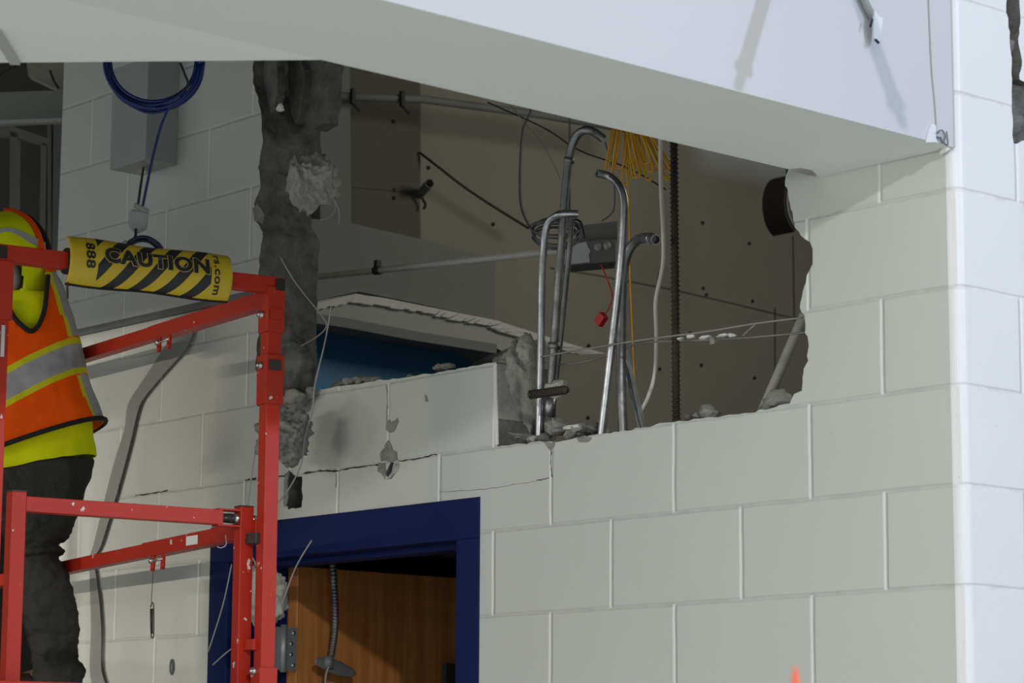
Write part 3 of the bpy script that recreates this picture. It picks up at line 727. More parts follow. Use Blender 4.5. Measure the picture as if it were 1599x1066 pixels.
for q in ((628,152),(551,148)):
    mb = MB(); p = px_([q], XB+.27)[0]; mb.bar(p + V((0,0,.02)), p + V((0,0,-.03)), .014, .014, up=(1,0,0)); mb.tube([p + V((0,.0,-.03)), p + V((.0,.025,-.045)), p + V((0,.03,-.05))], .004, 6)
    st = mb.build('conduit_strap', M['wire_dark']); st.parent = o; st.data.transform(Matrix.Translation(-V(o.location)))
# black rubber grommet / handle on the brown wall
mb = MB(); p = px_([(657,302)], XB+.06)[0]; q = px_([(671,286)], XB+.16)[0]; mb.tube([p, q], .016, 14, res=1, hollow=True)
o = mb.build('pipe_stub', M['grey_duct']); recenter(o); tag(o, 'short dark open pipe stub sticking out of the brown wall', 'pipe')
cable('tie_wire', px_([(656,305),(664,318),(662,326)], XB+.08), .005, 'wire_dark', 'small dark wire tail below the open pipe stub', 'wire', n=6)
# curved duct in the upper right of the opening
mb = MB()
cc = on(1247, 318, 0, -2.6); 
def arcp(r, a, x): return V((x, cc.y + r*cos(a), cc.z + r*sin(a)))
N = 16; vs = []
for i in range(N+1):
    a = radians(105 + 150*i/N)
    for (r, x) in ((.100,-2.6),(.100,-2.70),(.066,-2.70),(.066,-2.6)): vs.append(V((x, cc.y + .75*r*cos(a), cc.z + 1.05*r*sin(a))))
mb.add(vs, [(i*4+j, i*4+(j+1) % 4, (i+1)*4+(j+1) % 4, (i+1)*4+j) for i in range(N) for j in range(4)] + [(0,1,2,3), (N*4+3, N*4+2, N*4+1, N*4)], 0, False)
o = mb.build('round_duct', M['wire_dark']); recenter(o)
tag(o, 'dark round duct rim in the upper right corner of the opening', 'duct')
mb = MB(); mb.tube([V((-2.65, cc.y, cc.z+.09)), V((-2.65, cc.y, 4.6))], .005, 6, res=1); hr_ = mb.build('hanger_rod', M['wire_dark']); hr_.parent = o; hr_.data.transform(Matrix.Translation(-V(o.location)))
mb = MB(); vs = []
for i in range(N+1):
    a = radians(105 + 150*i/N)
    for (r, x) in ((.088,-2.595),(.078,-2.595)): vs.append(V((x, cc.y + .75*r*cos(a), cc.z + 1.05*r*sin(a))))
mb.add(vs, [(i*2, i*2+1, i*2+3, i*2+2) for i in range(N)]); db_ = mb.build('duct_band', M['grey_duct']); db_.parent = o; db_.data.transform(Matrix.Translation(-V(o.location)))
# yellow coil
yc = empty('yellow_cable_coil', on(982,230,1,.20), 'coil of yellow cable hanging below the soffit right of the conduits', 'cable')
mb = MB(); rnd = random.Random(3)
for q in range(20):
    f_ = q/19; c = on(968 + 14*f_, 150, 1, .20); ln = .085 + .075*rnd.random()*(1-.3*f_) + .02; wv = rnd.uniform(.006, .013)
    tip = c + V((-.02 + .115*f_**1.3, .03*f_, -ln - .045)); side = V((wv, .3*wv, 0)); dp = V((0, rnd.uniform(-.03, .03), 0))
    b1 = c + (tip-c)*.45 + V((.012*(1-f_), 0, -.01)) + dp
    mb.tube([c, b1 - side*.6, tip - side*.9 + dp, tip + V((0,0,-wv)) + dp, tip + side*.9 + dp, b1 + side*.8, c + V((.006,0,.0))], .0024, 7, res=6)
mb.build('coil_loops', M['cable_yellow'], yc)
mb = MB(); mb.tube(py_([(978,262),(982,300),(983,360),(984,430),(987,500),(990,570),(992,632)], .20), .0026, 7); mb.build('cable_tail', M['cable_yellow'], yc)
# red tag
rt = empty('red_connector', on(938,499,1,.12), 'small red plug dangling on a thin red wire between the conduits', 'connector')
mb = MB(); a, b = on(934,506,1,.12), on(944,491,1,.12); mb.bar(a, b, .022, .016, up=(0,1,0)); mb.build('plug', M['red_plastic'], rt, bevel=.002)
mb = MB(); mb.tube(py_([(941,494),(950,482),(956,462),(950,440),(938,412)], .12), .0018, 6); mb.build('lead', M['red_plastic'], rt)

# wall box with cables
bx = empty('wall_box', (-2.89, -.05, 3.343), 'grey metal box mounted high on the block wall behind the blue cable coil', 'box')
mb = MB(); mb.box((-2.982, -.108, 3.343), (.182, 0, 0), (0, .108, 0), (0, 0, .30)); mb.build('box_body', M['box_grey'], bx, bevel=.002)
mb = MB(); p = on(226,262,2,3.343); mb.box(p + V((-.018,-.008,-.012)), (.036,0,0), (0,.016,0), (0,0,.012)); mb.tube([p + V((0,0,0)), p + V((0,0,-.02))], .006, 8, res=1); mb.build('cable_clamp', M['steel'], bx)
def coil(name, c, R_, n, r, mat, label, seed, jit=.008, e=1.0, tilt=.15):
    rnd = random.Random(seed); t = empty(name, c, label, 'cable'); mb = MB()
    for q in range(n):
        dR = rnd.uniform(-jit, jit); dx = rnd.uniform(-jit, jit)*.8; dz = rnd.uniform(-jit, jit)*.6
        ph = rnd.uniform(0, 6)
        pts = [V(c) + RT*((R_+dR)*cos(a)*e + dx) + V((0,0,1))*((R_+dR)*sin(a) + dz) + FW*(.02*sin(a+ph) + tilt*R_*cos(a)) for a in [i*2*pi/24 for i in range(25)]]
        mb.tube(pts, r, 7, res=2)
    mb.build('coil_loops', M[mat], t); return t
dC = 6.75
bc = coil('blue_cable_coil', dep(241,98,dC), .118, 7, .0045, 'cable_blue', 'coil of blue cable hanging in front of the grey wall box', 9, .010)
mb = MB(); mb.tube([dep(241,30,dC), dep(243,-40,dC), dep(243,-40,dC) + V((0,0,.9))], .004, 7); mb.build('hanging_strand', M['cable_blue'], bc)
mb = MB(); mb.tube(pd([(170,98),(171,125),(185,150),(205,165),(232,176),(262,172)], dC-.02), .0036, 7); mb.build('loose_strand', M['cable_blue'], bc)
mb = MB(); mb.tube(pd([(281,98),(288,115),(293,132),(280,150)], dC-.02), .0033, 7); mb.build('loose_strand', M['cable_navy'], bc)
mb = MB(); mb.tube([dep(282,153,dC), dep(291,142,dC)], .0125, 12, res=1); mb.build('tape_wrap', M['white_plastic'], bc)
cable('blue_cable', [dep(262,170,6.76), dep(252,195,6.8), dep(242,232,6.9), dep(233,272,7.05), dep(222,326,7.195)], .0040, 'cable_blue', 'blue cable dropping from the coil to the clear bag', 'cable', n=8)
cable('dark_cable', [on(224,262,2,3.338), dep(219,295,7.19), dep(215,325,7.195)], .0036, 'wire_dark', 'short black cable running from the box bottom to the clear bag', 'cable', n=8)
sb = empty('plastic_bag', dep(214,360,7.2), 'milky plastic bag taped over the cable end under the wall box', 'bag')
mb = MB(); P = [dep(203,326,7.2), dep(231,330,7.2), dep(228,358,7.2), dep(212,366,7.2), dep(199,352,7.2)]
quad_solid(mb, P, FW*.03); mb.build('bag_body', M['clear_bag'], sb, bevel=.008)
mb = MB(); mb.bar(dep(210,320,7.19), dep(232,331,7.19), .03, .012); mb.build('bag_clip', M['steel_pale'], sb, bevel=.003)
dc = coil('dark_cable_coil', dep(222,402,7.12), .054, 4, .0042, 'cable_navy', 'small coil of dark blue cable hanging behind the caution sleeve', 12, .006)
mb = MB(); mb.tube([dep(212,358,7.2), dep(211,370,7.16), dep(200,386,7.12)], .004, 7); mb.build('coil_lead', M['cable_navy'], dc)
cable('cable_plug', pd([(188,384),(198,377)], 7.12), .006, 'steel_pale', 'grey plug end beside the small dark cable coil', 'plug', n=8, res=1)
# bent grey band just in front of the left wall
mb = MB()
def ribbon(mb, L_, R_, th=.002):
    vs = []
    for a, b in zip(L_, R_): vs += [a, b, a + FW*th, b + FW*th]
    fs = []
    for i in range(len(L_)-1):
        k = i*4; fs += [(k, k+1, k+5, k+4), (k+2, k+6, k+7, k+3), (k, k+4, k+6, k+2), (k+1, k+3, k+7, k+5)]
    n = len(L_)*4; fs += [(0,2,3,1), (n-4, n-3, n-1, n-2)]
    mb.add(vs, fs)
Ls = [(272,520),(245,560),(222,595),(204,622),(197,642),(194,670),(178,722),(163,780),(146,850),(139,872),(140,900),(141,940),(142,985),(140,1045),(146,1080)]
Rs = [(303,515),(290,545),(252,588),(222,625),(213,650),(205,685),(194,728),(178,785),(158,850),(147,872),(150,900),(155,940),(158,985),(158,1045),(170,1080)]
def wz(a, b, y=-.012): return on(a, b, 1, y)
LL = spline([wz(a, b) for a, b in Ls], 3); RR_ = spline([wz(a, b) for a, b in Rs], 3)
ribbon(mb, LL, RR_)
o = mb.build('wall_band', M['strap']); recenter(o); tag(o, 'long grey strap hanging down the left block wall behind the scaffold', 'strap')
# cable pin hanging from the lower brace
hp = empty('hanging_pin', dep(237,990,6.9), 'thin steel pin dangling on a fine wire below the lower brace', 'pin')
mb = MB(); mb.tube(pd([(240,872),(238,910),(236,940)], 6.9), .0010, 5); mb.build('lanyard', M['wire_dark'], hp)
mb = MB(); mb.tube(pd([(235,948),(238,940),(240,950),(240,990),(236,992),(235,950)], 6.9), .0016, 6, res=4); mb.tube(pd([(237.5,950),(237.5,989)], 6.9), .0026, 8, res=1); mb.build('pin_body', M['wire_dark'], hp)
# wall plug on lower wall
mb = MB(); p = on(269,1041,1,-.001); mb.tube([p, p + V((0,-.003,0))], .010, 16, res=1)
for v in mb.v: v.z = p.z + (v.z - p.z)*2.2
o = mb.build('cover_plate', M['steel_dark']); recenter(o); tag(o, 'small dark oval plate on the block wall below the dangling pin', 'plate')

# small things at the bulkhead corner
mb = MB(); P = px_([(1450,205),(1455,193),(1462,196),(1463,222),(1447,222)], .004); plate(mb, P, .0035)
o = mb.build('torn_tape', M['white_plastic']); recenter(o); tag(o, 'torn white tape scrap at the corner where the bulkhead meets the wall', 'tape')
mb = MB(); mb.tube(px_([(1463,208),(1470,203),(1476,212),(1474,222),(1480,226),(1478,205)], .008), .0016, 6); mb.tube(px_([(1463,214),(1469,216),(1472,224)], .006), .0022, 6)
o = mb.build('frayed_wire', M['cable_grey']); recenter(o); tag(o, 'frayed wire ends beside the torn tape at the bulkhead corner', 'wire')
mb = MB(); a = on(1481,229,1,-.012); b = on(1467,241,1,-.012); mb.tube([a, b], lambda t: .007*(1-.45*t), 8, res=1)
o = mb.build('plaster_curl', M['ledge_white']); recenter(o); tag(o, 'small white plaster curl under the bulkhead corner', 'plaster')
cable('hanging_thread', px_([(1449,-30),(1452,50),(1455,110),(1460,165),(1463,212)], .0022), .0011, 'tan', 'fine brown thread hanging down the white bulkhead face', 'thread', n=5)
chipm = MB()
P = [on(a, b, 2, ZS-.001) for a, b in [(1232,265),(1250,263),(1268,267),(1275,274),(1262,272),(1245,268)]]
mb = MB(); quad_solid(mb, P, V((0,0,-.002))); mb.build('chipped_edge', M['mortar_light'], bh)
# sprinkler drop pipe above the frame, its shadow falls on the white face
sp = empty('sprinkler_drop', (.40, -.48, 3.046), 'drop pipe with a sprinkler head hanging in front of the white bulkhead', 'sprinkler')
A_ = V((.235, -.467, 3.20)); T_ = V((.40, -.48, 3.046)); dd = (A_-T_).normalized()
mb = MB(); mb.tube([T_ + dd*.03, T_ + dd*.535], .017, 12, res=1); mb.build('drop_pipe', M['steel_pale'], sp)
mb = MB(); mb.tube([T_ + dd*.05, T_ + dd*.02], lambda t: .013 + .012*t, 12, res=1); mb.tube([T_ + dd*.02, T_ - dd*.02], .012, 12, res=1); mb.build('sprinkler_head', M['steel'], sp)
tg = empty('hanging_tag', on(1369,65,0,.01), 'white tag on a grey rod hanging in front of the bulkhead near the top', 'tag')
mb = MB(); mb.tube(px_([(1338,-25),(1353,8),(1363,28)], .010), .008, 8, res=1); mb.build('rod', M['steel_pale'], tg)
mb = MB(); P = px_([(1366,15),(1371,24),(1379,28),(1375,62),(1372,67),(1365,60),(1364,34)], .020); plate(mb, P, .004); mb.build('tag_plate', M['white_plastic'], tg)
mb = MB(); mb.tube(px_([(1362,30),(1359,42)], .022), .0026, 6, res=1); mb.build('tag_clip', M['cable_navy'], tg)
mb = MB(); mb.tube(px_([(1367,62),(1372,67)], .023), .003, 6, res=1); mb.build('tag_clip', M['cable_navy'], tg)
# unseen lamp bar, added to light the lower left part of the wall
wl = empty('added_lamp', (LAMP.x, LAMP.y, 0), 'long shaded work lamp bar on a floor stand left of the scaffold', 'lamp')
ld = V((.45, 3.6, 0)).normalized(); lx = ld.cross(V((0,0,1)))
mb = MB(); mb.box(LAMP + V((0,0,.028)) - lx*.9 - ld*.06, lx*1.8, ld*1.06 + V((0,0,.213)), V((0,0,.006))); mb.box(LAMP - lx*.5 - ld*.06 + V((0,0,-.03)), lx*1.0, ld*.05, V((0,0,.06))); mb.build('lamp_housing', M['steel_dark'], wl)  # shade plate shaped to keep this light off the upper wall
mb = MB(); mb.tube([LAMP - ld*.04 + V((0,0,-.03)), V((LAMP.x, LAMP.y, .02)) - ld*.04], .02, 10, res=1); mb.build('stand', M['steel_dark'], wl)
mb = MB(); mb.tube([V((LAMP.x, LAMP.y, 0)), V((LAMP.x, LAMP.y, .03))], .3, 20, res=1); mb.build('base', M['steel_dark'], wl)
# seam at bulkhead to column
mb = MB(); mb.box((.0002, -.0045, ZS), (-.006, 0, 0), (0, .004, 0), (0, 0, 1.7)); tag(mb.build('trim_corner_seam', M['grey_pale']), kind='structure')
# strip under the soffit at the far left
mb = MB(); a, b = on(-8,48,2,ZS-.004), on(24,99,2,ZS-.004); mb.bar(a, b, .018, .006)
o = mb.build('soffit_strip', M['grey_pale']); recenter(o); tag(o, 'short grey strip fixed under the soffit at the left edge', 'strip')

# ================================================================== LEFT DARK SPACE beyond the wall end
nd = (.7071, -.7071, 0); pD = V((-3.44, .0, 3.3))
def D(px, py, off=0): return onp(px, py, pD - V(nd)*off, nd)
tb = empty('steel_header', D(50,165), 'grey steel header beam beyond the wall end at the left edge', 'beam')
mb = MB(); quad_solid(mb, [D(-60,146,.1), D(96,141,.1), D(96,186,.1), D(-60,192,.1)], -V(nd)*.06); mb.build('web_plate', M['grey_duct'], tb)
mb = MB(); quad_solid(mb, [D(-60,190), D(96,184), D(96,188), D(-60,194)], -V(nd)*.02); mb.build('bottom_flange', M['steel_pale'], tb)
mb = MB(); quad_solid(mb, [D(40,85,.3), D(99,85,.3), D(99,141,.3), D(92,141,.3), D(44,118,.3)], -V(nd)*.05)
o = mb.build('ceiling_panel', M['tan']); recenter(o); tag(o, 'pale panel above the steel header at the left edge', 'panel')
cable('black_cable', [D(78,110,.2), D(84,126,.2), D(92,138,.2)], .004, 'wire_dark', 'short black cable in front of the pale panel above the header', 'cable', n=6)
cable('black_cable', [D(-4,122,.15), D(8,112,.15), D(26,103,.15)], .004, 'wire_dark', 'black cable crossing the corner above the header at the left edge', 'cable', n=6)
sf = empty('stud_frame', D(50,330,.9), 'dim metal stud frame standing behind the worker hood', 'frame')
def DB(px, py): return D(px, py, .9)
for (a, b, c, d) in [((16,205),(28,206),(26,400),(14,400)),((64,222),(73,224),(70,420),(61,420)),((74,190),(80,190),(80,420),(74,420))]:
    mb = MB(); quad_solid(mb, [DB(*a), DB(*b), DB(*c), DB(*d)], -V(nd)*.04); mb.build('stud', M['stud_grey'] if a[0] != 74 else M['tan_dark'], sf)
mb = MB(); quad_solid(mb, [DB(-20,192), DB(20,197), DB(74,216), DB(74,228), DB(20,213), DB(-20,208)], -V(nd)*.04); mb.build('top_track', M['stud_grey'], sf)
mb = MB(); quad_solid(mb, [DB(84,180), DB(100,180), DB(96,480), DB(80,480)], -V(nd)*.04); mb.build('side_stud', M['steel_dark'], sf)
mb = MB(); quad_solid(mb, [D(-60,60,1.5), D(140,60,1.5), D(140,560,1.5), D(-60,560,1.5)], -V(nd)*.04); tag(mb.build('wall_left_room', M['room_dark']), kind='structure')

# ================================================================== SCAFFOLD
dS = 6.2
aS = V((-.990, .141, 0)).normalized(); bS = V((.141, .990, 0)).normalized(); UP = V((0,0,1))
p_ = dep(425, 440, dS); PR = V((p_.x, p_.y, 0)); ZT = p_.z
PL = PR - bS*.68
def at_v(P, zpx_v):    # height on the vertical through P that shows at pixel row v
    lo, hi = 0, 4
    for _ in range(40):
        m_ = (lo+hi)/2; d = V((P.x, P.y, m_)) - CAM
        if 533 - F_PX*d.dot(UPV)/d.dot(FW) > zpx_v: lo = m_
        else: hi = m_
    return lo
TW = .040
# drawn around the post: top sockets
sc = empty('scaffold', (PR.x, PR.y, 0), 'red steel scaffold tower with folding guard rails around the worker', 'scaffold')
zr = ZT
zl = at_v(PL, 395)
mb = MB(); mb.sqtube(PR + UP*.0, PR + UP*(zr - .004), .036, up=bS); mb.build('post', M['red'], sc, bevel=.0015)
mb = MB(); z_a = at_v(PR, 520); mb.sqtube(PR + UP*z_a, PR + UP*(zr-.015), .046, up=bS); mb.build('post_sleeve', M['red'], sc, bevel=.002)
mb = MB(); z_a = at_v(PR, 632); z_b = at_v(PR, 555); mb.sqtube(PR + UP*z_a, PR + UP*z_b, .047, up=bS); mb.build('post_sleeve', M['red'], sc, bevel=.002)
mb = MB(); z_a = 0.9; z_b = at_v(PR, 1042); mb.sqtube(PR + UP*z_a, PR + UP*z_b, .046, up=bS); mb.build('post_sleeve', M['red'], sc, bevel=.002)
# bolts and pins on the post
side = -V((RT.x, RT.y, 0)).normalized(); frt = -V((FW.x, FW.y, 0)).normalized()
for v_ in (493, 572, 1048):
    mb = MB(); z = at_v(PR, v_); c = PR + UP*z - bS*.020; mb.tube([c, c - bS*.012], .009, 10, res=1); mb.tube([c - bS*.012, c - bS*.017], .006, 8, res=1)
    mb.build('bolt', M['steel'], sc)
for v_, mt in ((572, 'wire_dark'), (493, 'red')):
    mb = MB(); z = at_v(PR, v_); c = PR + UP*z - aS*.024
    mb.box(c - bS*.016 - UP*.012, bS*.030, -aS*.004, UP*.024); mb.build('locking_pin' if mt == 'wire_dark' else 'window_plate', M[mt], sc)
for v_ in (610,):
    pass
# left post (nearer)
mb = MB(); mb.sqtube(PL, PL + UP*(zl - .004), .036, up=bS); mb.build('post', M['red'], sc, bevel=.0015)
mb = MB(); mb.sqtube(PL + UP*at_v(PL, 500), PL + UP*(zl-.02), .046, up=bS); mb.build('post_sleeve', M['red'], sc, bevel=.002)
mb = MB(); z = at_v(PL, 535); c = PL + UP*z - aS*.024; mb.box(c - bS*.004 - UP*.035, bS*.008, -aS*.006, UP*.07); mb.build('locking_pin', M['steel'], sc)
# top end rail with a hollow end
zt1 = at_v(PR, 446); zt0 = at_v(PL, 396)
e0 = PL + UP*(zt0+.0) - bS*.02; e1_ = PR + UP*zt1 + bS*.02
mb = MB(); mb.sqtube(PL + UP*zt0 - bS*.025, PR + UP*zt1 + bS*.020, .037, .0035, up=UP); rail_top = mb.build('end_rail', M['red'], sc, bevel=.0015)
# square socket at the rail's right end, opening seen as black
mb = MB(); c = PR + UP*zt1 - aS*.022; mb.box(c - bS*.002 - UP*.014, bS*.024, -aS*.0015, UP*.028); mb.build('socket_opening', M['dark'], sc)
mb = MB(); c = PL + UP*zt0 - aS*.020; mb.box(c - bS*.018 - UP*.014, bS*.024, -aS*.0015, UP*.028); mb.build('socket_opening', M['dark'], sc)
# side rails
def side_rail(z, t0, t1, dr=0, name='side_rail', wd=.037): 
    mb = MB(); mb.sqtube(PR + UP*(z - dr*t0) + aS*t0, PR + UP*(z - dr*t1) + aS*t1, wd, up=UP); return mb.build(name, M['red'], sc, bevel=.0015)
zs1 = at_v(PR, 466); 
side_rail(zs1, .02, .62); side_rail(zs1 + .001, .60, 1.83, name='side_rail_inner', wd=.033)
def hook(t, z, px):
    c = PR + aS*t + UP*(z-.018)
    for k in (0, .055):
        mb = MB(); q = c + aS*k - bS*.012
        mb.add([], []); mb.box(q - bS*.004 - aS*.008, aS*.016, bS*.005, -UP*.022); mb.tube([q + UP*(-.018) - bS*.0015, q + UP*(-.036) - bS*.0015 + aS*.003], .006, 8, res=1)
        mb.build('hook', M['red'], sc)
    mb = MB(); mb.tube([c - bS*.014 - UP*.010 - aS*.002, c - bS*.014 - UP*.012 + aS*.062], .0035, 8, res=1); mb.tube([c - bS*.014 - UP*.010 + aS*.055, c - bS*.014 - UP*.012 + aS*.066], .008, 8, res=1); mb.build('hinge_bolt', M['steel'], sc)
hook(.505, zs1, 0)
zs2 = at_v(PR, 822)
side_rail(zs2, .02, .62, .022, name='side_rail'); side_rail(zs2, .60, 1.83, .022, name='side_rail_inner', wd=.033)
hook(.505, zs2 - .013, 0)
mb = MB(); c = PR + aS*.31 + UP*(zs2 - .008) - bS*.0195; mb.box(c - UP*.011, aS*.06, -bS*.001, UP*.022); mb.build('label_sticker', M['ledge_white'], sc)
# far corner posts
for P_ in (PR + aS*1.83, PL + aS*1.83):
    mb = MB(); mb.sqtube(P_, P_ + UP*ZT, .036, up=bS); mb.build('post', M['red'], sc)
# gate in the end frame: two posts, a top rail, spring hinge
dG = dS - .06
q_ = dep(381, 800, dG); GR = V((q_.x, q_.y, 0)); q2 = dep(28, 780, dG); 
GL = GR - bS*.567
gz = at_v(GR, 792); gl = at_v(GL, 768)
gate = 'gate_post'
mb = MB(); mb.sqtube(GR + UP*1.2, GR + UP*gz, .034, up=bS); mb.build(gate, M['red'], sc, bevel=.0015)
mb = MB(); mb.box(GR + UP*gz - aS*.017 - bS*.017, aS*.034, bS*.034, UP*.003); mb.build('post_cap', M['wire_dark'], sc)
mb = MB(); mb.sqtube(GL + UP*1.2, GL + UP*gl, .034, up=bS); mb.build(gate, M['red'], sc, bevel=.0015)
mb = MB(); mb.box(GL + UP*gl - aS*.017 - bS*.017, aS*.034, bS*.034, UP*.003); mb.build('post_cap', M['wire_dark'], sc)
zg = at_v(GR, 812); zg0 = at_v(GL, 785)
zg = zg0 = (zg + zg0)/2
mb = MB(); mb.sqtube(GL + UP*zg0 + bS*.017, GR + UP*zg - bS*.062, .034, up=UP); mb.build('gate_rail', M['red'], sc, bevel=.0015)
mb = MB(); 
for s_ in (1, -1): mb.box(GR + UP*(zg + s_*.0185 - .002) - bS*.075 - aS*.017, bS*.065, aS*.034, UP*.004)
mb.build('gate_bracket', M['red'], sc, bevel=.001)
mb = MB(); c0 = GR + UP*zg - bS*.060
mb.tube([c0 + bS*(.034*i/60) + (UP*cos(i*.8) + aS*sin(i*.8))*.010 for i in range(61)], .0018, 6, res=1)
sg = mb.build('spring', M['wire_dark'], sc)
mb = MB(); mb.tube([c0, c0 + bS*.045], .006, 10, res=1); mb.tube([c0 + bS*.034, c0 + bS*.044], .013, 6, res=1); mb.build('hinge_bolt', M['steel'], sc)
mb = MB(); c = GR + UP*zg + bS*.017; mb.tube([c, c + bS*.014], .011, 10, res=1); mb.tube([c + bS*.012, c + bS*.024], .008, 10, res=1); mb.build('hinge_bolt', M['steel'], sc)
for v_ in (842, 1007):
    mb = MB(); z = at_v(GR, v_); mb.bar(GR + UP*z + bS*.010, PR + UP*z - bS*.016, .03, .024); mb.build('spacer_block', M['wire_dark'] if v_ == 842 else M['red'], sc)
zq = at_v(GR, 1062)
zp = at_v(PR, 1078)
mb = MB(); mb.box(PL + UP*(zp-.03) + bS*.02 + aS*.03, bS*.60, aS*1.76, UP*.03)
mb.build('platform', M['steel_pale'], sc)
zpl = at_v(PL, 1075)
mb = MB(); mb.sqtube(PL + UP*zpl, PR + UP*zpl, .036, up=UP); mb.build('platform_rail', M['red'], sc, bevel=.0015)
mb = MB(); mb.sqtube(PR + UP*zpl + aS*.02, PR + UP*zpl + aS*1.81, .036, up=UP); mb.build('platform_rail', M['red'], sc)
mb = MB(); mb.sqtube(PL + UP*zpl + aS*.02, PL + UP*zpl + aS*1.81, .036, up=UP); mb.build('platform_rail', M['red'], sc)
PLATZ = zp

# caution sleeve around the end rail
RC = .050
r0 = PL + UP*zt0; r1 = PR + UP*zt1; axis = (r1-r0).normalized(); Ltot = (r1-r0).length
def rail_t(px):
    best = min((abs(799.5 + F_PX*(( r0+axis*t)-CAM).dot(RT)/((r0+axis*t)-CAM).dot(FW) - px), t) for t in [i*.002 for i in range(int(Ltot/.002))])
    return best[1]
t0_, t1_ = rail_t(99), rail_t(352)
out_ = -aS            # towards the viewer
def sleeve(s, t):     # s along the rail in metres from t0_, t arc length from the top edge (0) to bottom (negative lower), slight sag
    ang = t/RC
    lift = .012*sin(s*9)*max(0, -sin(ang))*.3
    if ang < 0:       # wraps over the top then drops nearly flat
        pass
    R_ = RC*(1 + .04*sin(s*23))
    a = radians(78) - t/RC*1.0
    # front: angle from top (78deg) down to -75deg
    cx = R_*cos(a); cz = R_*sin(a)*1.12
    return r0 + axis*(t0_ + s) + out_*cx*.75 + UP*(cz + .001)
LS = t1_ - t0_; HS = RC*radians(150)
mb = MB(); NS, NTT = 60, 24; vs = []
for i in range(NS+1):
    for j in range(NTT+1): vs.append(sleeve(LS*i/NS, HS*j/NTT))
mb.add(vs, [(i*(NTT+1)+j, i*(NTT+1)+j+1, (i+1)*(NTT+1)+j+1, (i+1)*(NTT+1)+j) for i in range(NS) for j in range(NTT)], 0, True)
sl = empty('caution_sleeve', r0 + axis*(t0_ + LS/2), 'yellow and black striped CAUTION sleeve wrapped around the top scaffold rail', 'sleeve')
def sleeve_mat():
    t = NT('caution_stripes'); uv = t.n('ShaderNodeTexCoord').outputs['UV']; x = t.n('ShaderNodeSeparateXYZ'); t.t.links.new(uv, x.inputs[0])
    U_, V_ = x.outputs[0], x.outputs[1]          # U along in metres, V down in metres
    ph = t.math('ADD', t.math('MULTIPLY', U_, 15.2), t.math('MULTIPLY', V_, 13.5))
    fr_ = t.math('FRACT', t.math('ADD', ph, .50))
    s_ = t.math('GREATER_THAN', fr_, .52)
    lo = t.math('GREATER_THAN', t.math('ADD', U_, t.math('MULTIPLY', V_, .0)), LS*.165)
    hi = t.math('LESS_THAN', U_, LS*.865)
    s_ = t.math('MULTIPLY', s_, t.math('MULTIPLY', lo, hi))
    n = t.noise(30, 5, .6)
    yel = t.mix(n, lin(.50, .35, .012), lin(.62, .46, .03))
    c = t.mix(s_, yel, lin(.018, .018, .02))
    wear = t.ss(t.noise(60, 5, .7), .64, .70)
    c = t.mix(t.math('MULTIPLY', wear, .35), c, lin(.06, .055, .03))
    return t.fin(c, .45, 0, .4)
bo = mb.build('printed_cover', sleeve_mat())
uvl = bo.data.uv_layers.new(name='UVMap')
# build() may flip faces but keeps vertex order
for lp in bo.data.loops:
    i, j = divmod(lp.vertex_index, NTT+1); uvl.data[lp.index].uv = (LS*i/NS, HS*j/NTT)
place(bo, sl)
sm = bo.modifiers.new('thick', 'SOLIDIFY'); sm.thickness = .003; sm.offset = -1
mb = MB(); mb.tube([r0 + axis*(t0_+.002) + out_*.004, r0 + axis*(t1_-.002) + out_*.004], .030, 18, res=1); mb.build('foam_core', M['black_foam'], sl)
mb = MB(); mb.tube([sleeve(LS*i/20, HS) + UP*-.001 for i in range(21)], .0028, 8, res=1); mb.build('hem', M['black_foam'], sl)
mb = MB(); q = sleeve(.004, HS*.96); mb.tube([q, q + UP*-.012, q + UP*-.036 + axis*.002], .003, 6); mb.build('zip_pull', M['wire_dark'], sl)
def text_mesh(s, size, extrude=.0, offset=0):
    cu = bpy.data.curves.new('txt', 'FONT'); cu.body = s; cu.size = size; cu.align_x = 'CENTER'; cu.align_y = 'CENTER'; cu.offset = offset; cu.resolution_u = 3; cu.space_character = 1.08
    o = bpy.data.objects.new('txt', cu); COL.objects.link(o)
    dg = bpy.context.evaluated_depsgraph_get(); me = bpy.data.meshes.new_from_object(o.evaluated_get(dg))
    bpy.data.objects.remove(o); bpy.data.curves.remove(cu); return me
def put_text(s, size, sc_, tc, rot, lift, mat, name, offset=0, stretch=1.0):
    me = text_mesh(s, size, offset=offset)
    bm = bmesh.new(); bm.from_mesh(me); bmesh.ops.triangulate(bm, faces=bm.faces); bmesh.ops.subdivide_edges(bm, edges=[e for e in bm.edges if e.calc_length() > .006], cuts=2)
    bm.to_mesh(me); bm.free()
    for v in me.vertices:
        x, y = v.co.x*stretch, v.co.y
        if rot: x, y = y, -x      # reads downwards
        s_ = sc_ + x; t_ = tc - y
        p = sleeve(s_, t_); e = .0008
        n = (sleeve(s_+e, t_) - p).cross(sleeve(s_, t_+e) - p).normalized()
        if n.dot(CAM - p) < 0: n = -n
        v.co = p + n*lift
    me.materials.append(M[mat]); me.update()
    o = bpy.data.objects.new(name, me); COL.objects.link(o); place(o, sl); return o
M['print_black'] = plain('black_print', lin(.012, .012, .013), .5)
M['print_edge'] = plain('yellow_print_outline', lin(.42, .34, .08), .5)
put_text('CAUTION', .042, LS*.53, HS*.41, False, .0011, 'print_edge', 'lettering_outline', .0034, 1.32)
put_text('CAUTION', .042, LS*.53, HS*.41, False, .0019, 'print_black', 'lettering', .0019, 1.32)
put_text('888', .030, LS*.118, HS*.43, True, .0014, 'print_black', 'lettering', .0008, 1.15)
put_text('rs.com', .027, LS*.905, HS*.50, True, .0014, 'print_black', 'lettering', .0006, 1.15)

